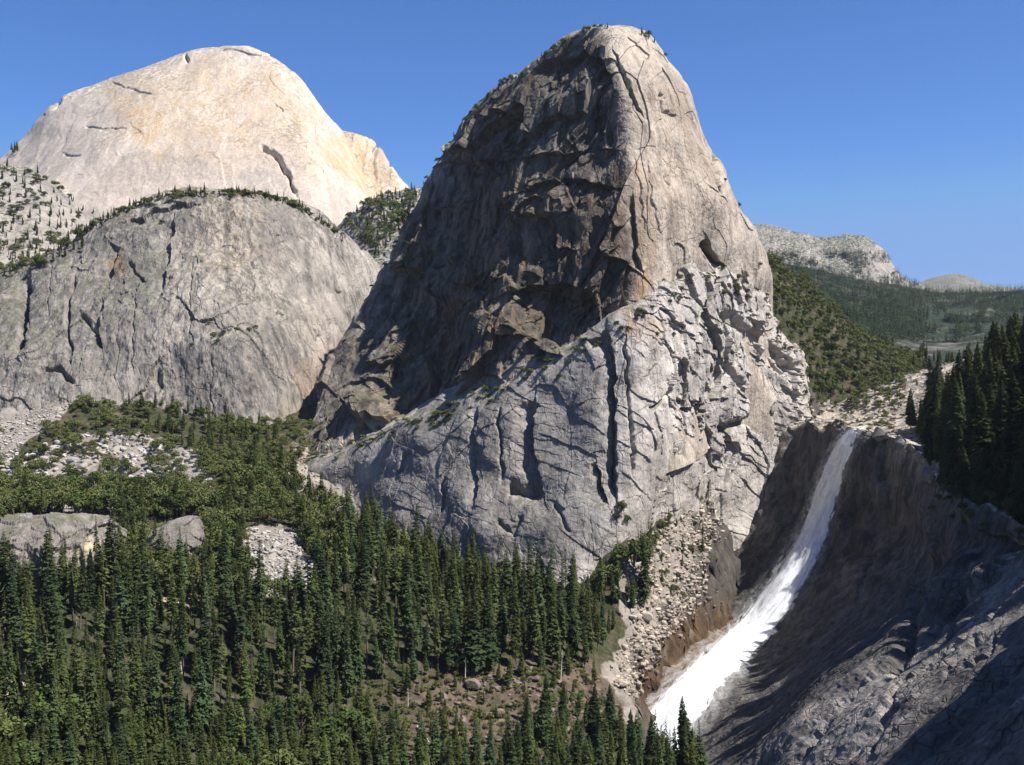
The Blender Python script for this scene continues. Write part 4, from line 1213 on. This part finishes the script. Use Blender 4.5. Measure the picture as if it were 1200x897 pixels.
# ------------------------------------------------------------------ plants become things
LABEL = {
    'forest': ('tall narrow conifer in the dense dark forest on the valley floor', 'conifers of the dense valley forest'),
    'bottom': ('lower light green tree at the bottom edge of the photo before the dense forest', 'trees along the bottom edge'),
    'clearing': ('small conifer standing in the brown clearing at the bottom', 'conifers in the brown clearing'),
    'clearing_bush': ('low green bush among the brown rocks of the bottom clearing', 'bushes in the brown clearing'),
    'mixed': ('round leafy green tree between the left cliff and the dense forest', 'round leafy trees above the dense forest'),
    'mixed_conifer': ('pointed conifer rising out of the round leafy trees on the left', 'conifers among the round leafy trees'),
    'slope': ('olive green bush on the ledgy rock slope under the grey left cliff', 'bushes on the ledgy left slope'),
    'slope_conifer': ('small conifer among bushes on the slope under the grey left cliff', 'conifers on the ledgy left slope'),
    'foot': ('tree growing against the foot of the pale central buttress', 'trees at the foot of the buttress'),
    'ledge': ('bush rooted on a rock ledge of the central dome or its buttress', 'bushes on the ledges of the central dome'),
    'saddle': ('bush on the green slope right of the central dome', 'bushes on the green slope right of the dome'),
    'saddle_conifer': ('small conifer on the green slope right of the central dome', 'conifers on the green slope right of the dome'),
    'brink': ('small plant on the sunlit rock just above the waterfall lip', 'plants above the waterfall lip'),
    'rubble': ('taller thin conifer standing out on the pale rubble slope left of the waterfall', 'taller conifers on the pale rubble slope'),
    'rubble_bush': ('low bush among the pale rubble left of the waterfall', 'bushes on the pale rubble slope'),
    'rubble_conifer': ('small conifer growing out of the pale rubble left of the waterfall', 'small conifers on the pale rubble slope'),
    'shoulder_bush': ('small tree or bush on the right shoulder of the pale buttress, before the green slope', 'plants on the right shoulder of the buttress'),
    'brow': ('small tree on the rounded brow of the grey left cliff', 'trees along the brow of the left cliff'),
    'cliff_bush': ('bush clinging to the middle of the bare grey left cliff', 'bushes on the grey cliff face'),
    'shoulder': ('small tree on the pale rock shoulder at the left edge of the photo', 'trees on the pale left shoulder'),
    'far_saddle': ('small tree on the wooded saddle behind the left edge of the central dome', 'trees on the wooded saddle'),
    'far_skyline': ('tiny conifer on the skyline left of the cream dome', 'conifers on the far left skyline'),
    'summit': ('small tree on the top edge of the tallest central dome', 'trees on the top of the central dome'),
    'right': ('tall dark conifer in the shaded forest above the gorge on the right', 'conifers above the gorge'),
    'rim_bush': ('yellow green bush on the cliff edge below the right forest', 'bushes on the right cliff edge'),
    'front': ('near dark conifer along the bottom edge, below the clearing and the waterfall foot', 'nearest conifers at the bottom edge'),
}
SPECIAL = {}


def is_con(k):
    return k[:4] in ('coni', 'bigc', 'pine', 'rust')


def appear(p):
    u = project(p['pos'][None, :])[0]
    top = p['size']
    return top / p['pos'][1]


def infra(p):
    u = project(p['pos'][None, :])[0]
    hh = p['size'] / p['pos'][1] * F
    return -290 < u[0] < 1340 and u[1] - hh < 905 and u[1] > -10


# how much of each plant can be seen: a coarse depth buffer of cones filled from near to far
PLANTS.sort(key=lambda p: p['pos'][1])
buf = np.zeros((230, 310), bool)
for p in PLANTS:
    u = project(p['pos'][None, :])[0] / 4.0
    hh = p['size'] / p['pos'][1] * F / 4.0
    hw = (0.12 if is_con(p['kind']) else 0.5) * p['size'] * p['wide'] / p['pos'][1] * F / 4.0
    y0, y1 = int(max(0, u[1] - hh)), int(min(224, u[1] + 1))
    seen = tot = 0
    for y in range(y0, y1):
        t = (y - (u[1] - hh)) / max(hh, 1e-6)
        w = hw * (min(1, t * 1.1) if is_con(p['kind']) else 0.9)
        a, b = int(max(0, u[0] - w)), int(min(299, u[0] + w)) + 1
        if b > a:
            tot += b - a
            seen += int((~buf[y, a:b]).sum())
            buf[y, a:b] = True
    p['seen'] = seen * 16.0
PLANTS = [p for p in PLANTS if infra(p)]
con = sorted([p for p in PLANTS if is_con(p['kind'])], key=lambda p: -p['seen'] - (5000 if p['region'] in ('front', 'rubble') else 0))
oth = sorted([p for p in PLANTS if not is_con(p['kind'])], key=lambda p: -p['seen'])
NCON, NOTH = 295, 295
print('plants', len(con), len(oth))
PROTO = {}


def make(p, rnd):
    k = p['kind']
    K = KIT[k]
    lab, grp = LABEL[p['region']]
    name = 'conifer_tree' if k[:4] in ('coni', 'bigc', 'rust') else ('pine_tree' if k[:4] == 'pine' else ('leafy_tree' if k[:3] == 'oak' else 'bush'))
    cat = 'bush' if name == 'bush' else 'tree'
    s = p['size']
    w = s * p['wide']
    if k not in PROTO:
        if name == 'bush':
            root = bpy.data.objects.new(name, K['crown'])
            kids = []
        else:
            root = bpy.data.objects.new(name, None)
            kids = [bpy.data.objects.new('trunk', K['trunk']), bpy.data.objects.new('crown', K['crown'])]
        PROTO[k] = (root, kids)
        r, ks = root, kids
    else:
        r = PROTO[k][0].copy()
        ks = [c.copy() for c in PROTO[k][1]]
    COL.objects.link(r)
    r.location = p['pos'] - np.array([0, 0, 0.01 * s])
    r.rotation_euler = (rnd.normal(0, 0.022), rnd.normal(0, 0.022), rnd.uniform(0, 6.28))
    r.scale = (w, w, s)
    for c in ks:
        COL.objects.link(c)
        c.parent = r
    props(r, p.get('label', lab), cat, 'dying brown conifers' if 'label' in p else grp)
    return r


for p in con[:NCON] + oth[:NOTH]:
    make(p, RS)


def merged(name, items, protos, label, mat, scale_h=1.0):
    V, T, o = [], [], 0
    for pos, s, w, k, rot in items:
        cv, ct = protos[k]
        c, sn = math.cos(rot), math.sin(rot)
        v = np.stack([(cv[:, 0] * c - cv[:, 1] * sn) * w + pos[0], (cv[:, 0] * sn + cv[:, 1] * c) * w + pos[1], cv[:, 2] * s + pos[2]], 1)
        V.append(v); T.append(ct + o); o += len(v)
    ob = add(name, mesh_from(name, np.vstack(V), np.vstack(T), mat, smooth=False))
    props(ob, label, kind='stuff')
    return ob


it, pr = [], {}
for p in con[NCON:]:
    a = KIT[p['kind']]['arr']
    pr[p['kind']] = (a[2], a[3])
    it.append((p['pos'], p['size'], p['size'] * p['wide'], p['kind'], RS.uniform(0, 6.28)))
if it: merged('forest', it, pr, 'remaining conifers of the woods, mostly hidden among nearer trees', M_CON)
it, pr = [], {}
for p in oth[NOTH:]:
    a = KIT[p['kind']]['arr']
    pr[p['kind']] = (a[2], a[3])
    it.append((p['pos'], p['size'], p['size'] * p['wide'], p['kind'], RS.uniform(0, 6.28)))
if it: merged('shrubbery', it, pr, 'remaining bushes and round trees scattered over ledges and slopes', M_BUSH)

# far wood on the ridges
it = []
pts = RS.uniform([870, 296], [1215, 402], (12000, 2))
for px, py in pts:
    v = fbm(np.array([[px / 40.0, py / 14.0, 3.0]]), 3, 12)[0]
    gap = (1085 < px < 1200 and 352 < py < 400)
    if v < (-0.1 if gap else -0.75):
        continue
    h = sight(px, py)
    if h is None or h[2] not in ('hill.001', 'hill', 'mountain.004', 'mountain.005', 'mountain.006', 'mountain.007') and not (h is not None and h[2] == 'ground' and h[3] > (1180 if px > 1065 else 1420)):
        continue
    if h[3] < 1180:
        continue
    if h[2].startswith('mountain') and not (v > 0.05 or py < 279):
        continue
    it.append((np.array(h[0]), RS.uniform(22, 38), RS.uniform(28, 40) * 1.3, RS.randint(4), RS.uniform(0, 6.28)))
print('far wood', len(it))
merged('far_forest', it, [(a[2], a[3]) for a in low], 'far dark wood covering the distant ridges on the right', M_CON2)

# bleached standing snags
for i, (px, py, hgt, lab) in enumerate([(213, 790, 24, 'thin bleached snag in the dense forest, left of the clearing'), (372, 735, 26, 'bare grey snag rising from the forest just below the pale boulder field'),
                                        (545, 800, 15, 'short leaning snag at the forest edge above the clearing'), (657, 800, 20, 'bleached snag standing right of the clearing'), (90, 735, 24, 'pale snag among the conifers in the left part of the forest'),
                                        (478, 830, 12, 'small bleached snag in the left half of the clearing'), (945, 455, 12, 'thin bare snag near the waterfall lip')]):
    h = sight(px, py, ['ground', 'cliff'])
    if h is None: continue
    rs = np.random.RandomState(900 + i)
    ln = rs.normal(0, 0.05, 2)
    v, f = tube([(ln[0] * z, ln[1] * z, z) for z in np.linspace(-0.5, hgt, 8)], np.linspace(0.42, 0.07, 8), 7)
    o = add('dead_tree', mesh_from('dead_tree', v, f, M_DEAD))
    o.location = h[0]
    props(o, lab, 'dead tree', 'dead standing trees')
    for q in range(9):
        z = hgt * rs.uniform(0.3, 0.95); a = rs.uniform(0, 6.28); L = hgt * 0.13 * (1.15 - z / hgt) + 0.6
        b0 = np.array([ln[0] * z, ln[1] * z, z])
        v, f = tube([b0, b0 + np.array([math.cos(a), math.sin(a), 0.1]) * L * 0.6, b0 + np.array([math.cos(a), math.sin(a), 0.45]) * L], [0.11, 0.07, 0.03], 4)
        add('branch', mesh_from('snag_branch', v, f, M_DEAD), o)

# ------------------------------------------------------------------ loose rock
def ico(seed, sub=1):
    bm = __import__('bmesh').new()
    __import__('bmesh').ops.create_icosphere(bm, subdivisions=sub, radius=1)
    v = np.array([q.co for q in bm.verts])
    f = np.array([[q.index for q in fc.verts] for fc in bm.faces])
    bm.free()
    rs = np.random.RandomState(seed)
    # cut by random planes for an angular block
    for k in range(11):
        nrm = rs.normal(size=3); nrm /= np.linalg.norm(nrm)
        d = rs.uniform(0.45, 0.8)
        h = v @ nrm - d
        v = v - np.where(h > 0, h, 0)[:, None] * nrm
    return v, f


ROCKS = [ico(500 + s, 2) for s in range(8)]
BIGROCKS = [ico(520 + s, 4) for s in range(5)]
n = NT('rubble_pale')
M_RUB = n.finish(n.mix(0.8, n.mix(n.noise(n.mapping((0.35,) * 3), 1, 5, 0.7), (0.26, 0.235, 0.21), (0.47, 0.44, 0.405)), n.ramp(n.attr('mask')[0], (0.0, 0.45), (1.0, 1.2)), 'MULTIPLY'), 0.95)
n = NT('rubble_warm')
M_RUBW = n.finish(n.mix(0.8, n.mix(n.noise(n.mapping((0.35,) * 3), 1, 5, 0.7), (0.24, 0.20, 0.16), (0.48, 0.42, 0.35)), n.ramp(n.attr('mask')[0], (0.0, 0.45), (1.0, 1.2)), 'MULTIPLY'), 0.95)
n = NT('rubble_brown')
M_RUBB = n.finish(n.mix(0.8, n.mix(n.noise(n.mapping((0.25,) * 3), 1, 5, 0.7), (0.12, 0.09, 0.075), (0.24, 0.19, 0.165)), n.ramp(n.attr('mask')[0], (0.0, 0.45), (1.0, 1.2)), 'MULTIPLY'), 0.95)


def rubble(label, poly, tries, size, mat, names=('ground',), power=2.5, avoid=(), seed=0):
    rs = np.random.RandomState(seed)
    poly = np.array(poly, float)
    pts = rs.uniform(poly.min(0), poly.max(0), (tries, 2))
    w = wob(pts, 9, 25, seed + 3)
    pts = pts[in_poly(w, poly)]
    V, T, C, o = [], [], [], 0
    for px, py in pts:
        h = sight(px, py, list(names))
        if h is None: continue
        s = size[0] + (size[1] - size[0]) * rs.rand() ** power
        if rs.rand() < 0.02: s *= rs.uniform(1.3, 2.2)
        v, f = ROCKS[rs.randint(8)]
        a = rs.uniform(0, 6.28)
        q = v * np.array([1, rs.uniform(0.6, 1), rs.uniform(0.45, 0.8)]) * s
        q = np.stack([q[:, 0] * math.cos(a) - q[:, 1] * math.sin(a), q[:, 0] * math.sin(a) + q[:, 1] * math.cos(a), q[:, 2]], 1)
        V.append(q + np.array(h[0]) + [0, 0, s * 0.15]); T.append(f + o); o += len(v)
        C.append(np.full((len(v), 3), rs.rand()))
    ob = add('rubble', mesh_from('rubble', np.vstack(V), np.vstack(T), mat, {'mask': np.vstack(C)}, smooth=False))
    props(ob, label, kind='stuff')


rubble('pale boulder field in a gap of the trees left of centre', [(286, 614), (315, 622), (345, 618), (360, 650), (392, 690), (372, 702), (340, 704), (300, 692), (284, 655)], 2600, (0.6, 2.4), M_RUB, seed=1)
rubble('pale rubble slope between the buttress and the dark gorge wall', [(735, 745), (738, 690), (752, 650), (785, 590), (840, 540), (890, 500), (930, 490), (900, 545), (862, 590), (830, 660), (825, 712), (790, 740), (762, 775), (745, 820), (715, 800)], 16000, (0.4, 3.4), M_RUBW, seed=2, power=3.6)
rubble('dark wet blocks on the gully side next to the lower waterfall', [(742, 800), (770, 752), (800, 718), (825, 690), (850, 690), (835, 720), (800, 750), (760, 810)], 260, (0.5, 3.4), M_RUBB, seed=12, power=2.2)
rubble('pale scree fan at the left edge under the grey cliff', [(-10, 500), (30, 480), (95, 462), (85, 480), (50, 505), (10, 540), (-10, 545)], 1500, (0.6, 2.2), M_RUB, seed=3)
rubble('broken grey blocks on the bushy ledges under the grey cliff', [(-10, 540), (60, 520), (140, 505), (250, 535), (250, 585), (130, 598), (-10, 590)], 1700, (0.8, 4.5), M_RUB, seed=4, power=2.2)
rubble('brown blocks strewn over the clearing at the bottom', [(500, 850), (520, 800), (560, 785), (690, 780), (730, 800), (720, 850), (640, 890), (520, 890)], 700, (0.4, 3.0), M_RUBB, seed=5, power=2.5)
rubble('sunlit blocks around the lip of the waterfall', [(930, 478), (990, 470), (1055, 470), (1050, 510), (1010, 500), (935, 500)], 420, (0.6, 3.6), M_RUBW, names=('ground', 'cliff'), seed=6)
rubble('pale blocks at the left foot of the central dome', [(335, 540), (380, 535), (420, 555), (430, 600), (400, 605), (345, 575)], 700, (0.6, 2.6), M_RUBW, seed=7)

# single large blocks
for i, (px, py, r, mat, lab) in enumerate([
        (553, 806, 5.5, M_RUBB, 'large reddish brown boulder at the forest edge above the bottom clearing'),
        (538, 848, 5.0, M_RUBB, 'dark boulder beside the right fallen log in the bottom clearing'),
        (585, 838, 4.0, M_RUBB, 'brown boulder in the right half of the bottom clearing'),
        (630, 820, 3.8, M_RUBB, 'brown boulder at the right end of the bottom clearing'),
        (520, 818, 3.4, M_RUBB, 'broken tan block at the left of the large reddish boulder'),
        (757, 726, 5.5, M_RUBW, 'tan block at the foot of the rubble slope beside the brown wet slab'),
        (765, 705, 5.0, M_RUBW, 'pale block in the lower part of the rubble slope'),
        (816, 632, 4.5, M_RUBW, 'warm tan block in the middle of the rubble slope'),
        (672, 715, 5.0, M_RUB, 'pale block showing in a gap between conifers right of centre'),
        (438, 628, 7.0, M_RUB, 'upper pale block of the narrow rock pile below the buttress'),
        (430, 645, 6.0, M_RUB, 'middle block of the narrow rock pile below the buttress'),
        (432, 665, 5.5, M_RUB, 'lowest block of the narrow rock pile below the buttress')]):
    h = sight(px, py, ['ground'])
    if h is None: continue
    v, f = BIGROCKS[i % 5]
    v = v + 0.04 * fbm(v * 3 + i * 7, 3, i)[:, None] * v
    o = add('boulder', mesh_from('boulder', v * np.array([1, 0.85, 0.75]) * r, f, mat, {'mask': np.full((len(v), 3), 0.6)}, smooth=False))
    o.location = Vector(h[0]) + Vector((0, 0, r * 0.25))
    o.rotation_euler = (0, 0, i * 1.3)
    props(o, lab, 'boulder', 'large loose boulders')


def outcrop(prof_top, prof_bot, D, depth, label, seed, feats=(), stains=()):
    """A big whaleback of rock: photo-outline of crest and foot at depth D, real thickness behind."""
    xs = np.linspace(prof_top[0][0], prof_top[-1][0], 9)
    rails = []
    D0 = D
    for x in xs:
        hb = sight(x, np.interp(x, [q[0] for q in prof_bot], [q[1] for q in prof_bot]), ['ground'])
        D = hb[0].y if hb else D0
        yt = np.interp(x, [q[0] for q in prof_top], [q[1] for q in prof_top])
        yb = np.interp(x, [q[0] for q in prof_bot], [q[1] for q in prof_bot])
        e = 1 - abs(2 * (x - xs[0]) / (xs[-1] - xs[0]) - 1) ** 3
        dd = depth * (0.25 + 0.75 * e)
        rails.append([(x, yb + 6, D + dd * 1.3), (x, yt + 8, D + dd * 1.0), (x, yt, D + dd * 0.55), (x, yt + (yb - yt) * 0.28, D + dd * 0.1), (x, yt + (yb - yt) * 0.65, D - dd * 0.05), (x, yb + 4, D - dd * 0.02), (x, yb + 40, D)])
    S = loft(rails, 150, [28] * 8, cyclic=False)
    o = rock('rock_outcrop', S, M_OUT, False, P(xs[4], prof_bot[1][1], D + depth * 1.5), label=label, feats=feats, stains=stains,
             big=(2.0, 30), plates=((2.2, 18, 0.7), (1.0, 7, 0.6)), fine=(0.25, 3), seed=seed)
    del o['kind']
    props(o, cat='rock', group='whaleback rocks among the trees')


outcrop([(-30, 612), (0, 612), (40, 607), (90, 605), (125, 610), (148, 622)], [(-30, 705), (20, 706), (60, 700), (110, 685), (148, 660)], 775, 40, 'largest grey whaleback rock among the trees at the left edge', 91,
        feats=[('groove', [(125, 612), (90, 640), (50, 650), (0, 660)], 3, 2.0), ('groove', [(140, 640), (110, 670), (60, 690)], 3, 2.2), ('groove', [(-5, 640), (30, 645), (42, 660)], 3, 2)],
        stains=[([(70, 655), (110, 630), (120, 640), (80, 675)], 1.0, 5), ([(110, 685), (130, 650), (136, 655), (120, 690)], 1.0, 4)])
outcrop([(162, 640), (185, 618), (215, 609), (232, 608), (244, 640)], [(162, 660), (190, 664), (220, 664), (244, 655)], 800, 26, 'smaller grey rock among trees right of the largest whaleback', 93,
        feats=[('groove', [(165, 640), (200, 648), (240, 645)], 2.5, 1.8)])

# fallen logs in the clearing
for (a, b, lab) in [((489, 854), (503, 872), 'pale fallen log on the left of the bottom clearing'), ((543, 861), (529, 882), 'pale fallen log with a forked end in the middle of the bottom clearing')]:
    ha, hb = sight(*a, ['ground']), sight(*b, ['ground'])
    if not ha or not hb: continue
    A, B = np.array(ha[0]) + [0, 0, 1.0], np.array(hb[0]) + [0, 0, 1.0]
    if np.linalg.norm(B - A) > 26: B = A + (B - A) / np.linalg.norm(B - A) * 26
    pts = [A + (B - A) * t + np.array([0, 0, 0.25 * math.sin(5 * t)]) for t in np.linspace(0, 1, 8)]
    v, f = tube(pts, np.linspace(0.75, 0.3, 8), 8)
    o = add('fallen_log', mesh_from('fallen_log', v, f, M_DEAD))
    props(o, lab, 'log', 'fallen logs in the clearing')
    d = (B - A) / np.linalg.norm(B - A)
    for t, sg in ((0.55, 1), (0.75, -1)):
        q = A + (B - A) * t
        v, f = tube([q, q + d * 2 + np.array([d[1], -d[0], 0.5]) * 2.2 * sg], [0.25, 0.08], 5)
        add('branch', mesh_from('log_branch', v, f, M_DEAD), o)

# ------------------------------------------------------------------ waterfall
WL = [(992, 507), (981, 520), (970, 545), (960, 570), (951, 595), (944, 618), (930, 645), (908, 680), (884, 712), (856, 742), (824, 772), (793, 800), (768, 828), (740, 866), (720, 900)]
WR = [(1009, 503), (1003, 514), (994, 540), (985, 570), (977, 598), (969, 626), (957, 656), (938, 692), (917, 724), (892, 756), (864, 786), (840, 810), (820, 842), (795, 880), (780, 915)]
nr, nc = 260, 40
tt = np.linspace(0, len(WL) - 1, nr)
L = cr(np.array(WL, float), tt)
Rr = cr(np.array(WR, float), tt)
vv = np.linspace(0, 1, nr)
jit = lambda o: 0.10 * np.clip(vv * 4, 0.2, 1) * fbm(np.stack([vv * 30, 0 * vv + o, 0 * vv], 1), 4, 9, 0.65)
L, Rr = L + (L - Rr) * (jit(2) - 0.0)[:, None], Rr + (Rr - L) * (jit(7) - 0.01)[:, None]
H = np.zeros((nr, nc, 3))
last = None
for i in range(nr):
    for j in range(nc):
        u = -0.12 + 1.24 * j / (nc - 1)
        q = L[i] * (1 - u) + Rr[i] * u
        h = sight(q[0], q[1], ['cliff'])
        H[i, j] = np.array(h[0]) if h else (H[i, j - 1] if j else H[i - 1, j])
for k in range(40):      # the water rides over the roughness of the rock
    H[1:-1] = 0.25 * H[:-2] + 0.5 * H[1:-1] + 0.25 * H[2:]
    H[:, 1:-1] = 0.25 * H[:, :-2] + 0.5 * H[:, 1:-1] + 0.25 * H[:, 2:]
nn = normals(H)
if np.mean(nn[:, :, 0]) > 0: nn = -nn
u = np.linspace(-1.24, 1.24, nc)[None, :]
v = np.linspace(0, 1, nr)[:, None]
q = np.stack([(u * 3.0 + 0 * v).ravel(), (v * 9 + 0 * u).ravel(), np.zeros(nr * nc)], 1)
lump = (0.9 * fbm(q * [1, 1.0, 1], 4, 3, 0.6) + 0.25 * fbm(q * [2.5, 0.8, 1], 3, 8)).reshape(nr, nc)
thick = np.clip(1 - np.abs(u) ** 2.2 * 0.8, 0.05, 1) * (1.6 + 3.0 * np.minimum(v * 2.2, 1)) + lump * (0.6 + 0.9 * v)
H = H + nn * (thick + 0.6)[:, :, None]
me = mesh_from('waterfall', H.reshape(-1, 3), grid_faces(nr, nc), [], {'mask': np.stack([(u * 0.5 + 0.5 + 0 * v).ravel() * 0.8 + 0.1, (v + 0 * u).ravel(), 0 * (v + u).ravel()], 1)}) if False else None
n = NT('falling_water')
at = n.t.nodes.new('ShaderNodeAttribute'); at.attribute_name = 'flow'
fl = at.outputs['Vector']
st = n.noise(n.mapping((16, 7, 1), fl), 1, 6, 0.7, 0.6)
st2 = n.noise(n.mapping((7, 22, 1), fl), 1, 6, 0.7, 0.8)
col = n.mix(n.ramp(st, (0.36, 0.0), (0.56, 1.0)), (0.44, 0.48, 0.53), (0.80, 0.81, 0.82))
sx = n.t.nodes.new('ShaderNodeSeparateXYZ'); n.t.links.new(fl, sx.inputs[0])
ed = n.math('SUBTRACT', 1.0, n.math('ABSOLUTE', n.math('MULTIPLY', n.math('SUBTRACT', sx.outputs[0], 0.5), 2.0)))
al = n.math('ADD', n.math('MULTIPLY', ed, 4.2), n.math('MULTIPLY', n.math('SUBTRACT', st2, 0.60), 3.8))
n.t.links.new(n.ramp(al, (0.0, 0.0), (0.55, 1.0)), n.b.inputs['Alpha'])
M_WATER = n.finish(col, 0.7, st, 0.4, 0.8, spec=0.2)
me = mesh_from('waterfall', H.reshape(-1, 3), grid_faces(nr, nc), M_WATER, {'flow': np.stack([((u / 1.24) * 0.5 + 0.5 + 0 * v).ravel(), (v + 0 * u).ravel(), 0 * (v + u).ravel()], 1)})
wf = add('waterfall', me)
props(wf, 'white waterfall sliding down the dark gorge wall on the right', kind='structure')

# loose spray: a thin, broken veil outside the body of the fall
n = NT('spray')
at = n.t.nodes.new('ShaderNodeAttribute'); at.attribute_name = 'flow'
sx = n.t.nodes.new('ShaderNodeSeparateXYZ'); n.t.links.new(at.outputs['Vector'], sx.inputs[0])
ed = n.math('SUBTRACT', 1.0, n.math('ABSOLUTE', n.math('MULTIPLY', n.math('SUBTRACT', sx.outputs[0], 0.5), 2.0)))
sn = n.noise(n.mapping((9, 30, 1), at.outputs['Vector']), 1, 7, 0.72, 1.0)
al = n.math('MULTIPLY', n.math('POWER', ed, 0.8), n.ramp(sn, (0.40, 0.0), (0.72, 0.85)))
n.t.links.new(al, n.b.inputs['Alpha'])
M_SPRAY = n.finish((0.88, 0.89, 0.90), 0.9, spec=0.0)
cen = H.mean(1, keepdims=True)
for k in range(12):
    cen[1:-1] = 0.25 * cen[:-2] + 0.5 * cen[1:-1] + 0.25 * cen[2:]
H2 = cen + (H - cen) * 1.55 + nn * (1.2 + 1.6 * np.abs(u))[:, :, None]
sp_ = add('spray', mesh_from('spray', H2.reshape(-1, 3), grid_faces(nr, nc), M_SPRAY, {'flow': np.stack([((u / 1.24) * 0.5 + 0.5 + 0 * v).ravel(), (v + 0 * u).ravel(), 0 * (v + u).ravel()], 1)}), wf)

# ------------------------------------------------------------------ light, sky, camera
def setup():
    w = bpy.data.worlds.new('World')
    scene.world = w
    w.use_nodes = True
    t = w.node_tree
    t.nodes.clear()
    out = t.nodes.new('ShaderNodeOutputWorld')
    bg = t.nodes.new('ShaderNodeBackground')
    sky = t.nodes.new('ShaderNodeTexSky')
    sky.sky_type = 'NISHITA'
    sky.sun_disc = False
    sky.sun_elevation = math.radians(SUN_EL)
    sky.sun_rotation = math.radians(SUN_AZ)
    sky.altitude = 1800
    sky.air_density = 0.9
    sky.dust_density = 0.0
    sky.ozone_density = 3.0
    bg.inputs[1].default_value = SKY_STRENGTH
    hs = t.nodes.new('ShaderNodeHueSaturation')
    hs.inputs['Saturation'].default_value = 1.20
    cl = t.nodes.new('ShaderNodeVectorMath')      # keeps the aureole round the sun from flooding the shade
    cl.operation = 'MINIMUM'
    cl.inputs[1].default_value = (2.2, 3.3, 4.9)
    t.links.new(sky.outputs[0], cl.inputs[0])
    t.links.new(cl.outputs[0], hs.inputs['Color'])
    tn = t.nodes.new('ShaderNodeVectorMath')
    tn.operation = 'MULTIPLY'
    tn.inputs[1].default_value = (0.92, 1.0, 1.22)
    t.links.new(hs.outputs[0], tn.inputs[0])
    t.links.new(tn.outputs[0], bg.inputs[0])
    t.links.new(bg.outputs[0], out.inputs[0])
    l = bpy.data.lights.new('sun', 'SUN')
    l.energy = SUN_STRENGTH
    l.angle = math.radians(0.53)
    l.color = (1.0, 0.955, 0.89)
    o = bpy.data.objects.new('sun', l)
    COL.objects.link(o)
    az, el = math.radians(SUN_AZ), math.radians(SUN_EL)
    d = Vector((math.sin(az) * math.cos(el), math.cos(az) * math.cos(el), math.sin(el)))
    o.rotation_euler = (-d).to_track_quat('-Z', 'Y').to_euler()
    o.location = (0, 0, EYE + 50)
    c = bpy.data.cameras.new('camera')
    c.sensor_width = 36
    c.lens = 36 * F / 1200
    c.clip_start = 1
    c.clip_end = 60000
    co = bpy.data.objects.new('camera', c)
    co.location = (0, 0, EYE)
    co.rotation_euler = (math.radians(90), 0, 0)
    COL.objects.link(co)
    scene.camera = co
    vs = scene.view_settings
    vs.view_transform = 'Standard'
    vs.look = 'None'
    vs.gamma = 1
    vs.exposure = EXPOSURE
    vs.use_curve_mapping = False
    scene.cycles.use_denoising = True
    scene.cycles.denoising_input_passes = 'RGB_ALBEDO_NORMAL'
    scene.cycles.denoising_prefilter = 'ACCURATE'
    scene.cycles.max_bounces = 5
    scene.cycles.diffuse_bounces = 3
    scene.cycles.transparent_max_bounces = 12


HAZE = 1.6e-5


def haze():
    lo, hi = EYE - 1500.0, 1500.0
    zs = [np.array([v.co.z for v in o.data.vertices]).min() for o in COL.objects if o.get('kind') == 'structure' and o.name == 'ground']
    b = 17500.0
    v = [(x, y, z) for z in (lo, hi) for y in (-b, b) for x in (-b, b)]
    f = [(0, 2, 3, 1), (4, 5, 7, 6), (0, 1, 5, 4), (2, 6, 7, 3), (0, 4, 6, 2), (1, 3, 7, 5)]
    m = bpy.data.materials.new('haze')
    m.use_nodes = True
    m.node_tree.nodes.clear()
    o = m.node_tree.nodes.new('ShaderNodeOutputMaterial')
    p = m.node_tree.nodes.new('ShaderNodeVolumePrincipled')
    p.inputs['Color'].default_value = (0.80, 0.88, 1.0, 1)
    p.inputs['Density'].default_value = HAZE
    p.inputs['Anisotropy'].default_value = 0.2
    m.node_tree.links.new(p.outputs[0], o.inputs['Volume'])
    ob = add('haze', mesh_from('haze', v, f, m, smooth=False))
    props(ob, 'thin blue air over the whole valley', kind='stuff')


SKY_STRENGTH, SUN_STRENGTH, EXPOSURE = 0.070, 5.0, 0.92
setup()
haze()
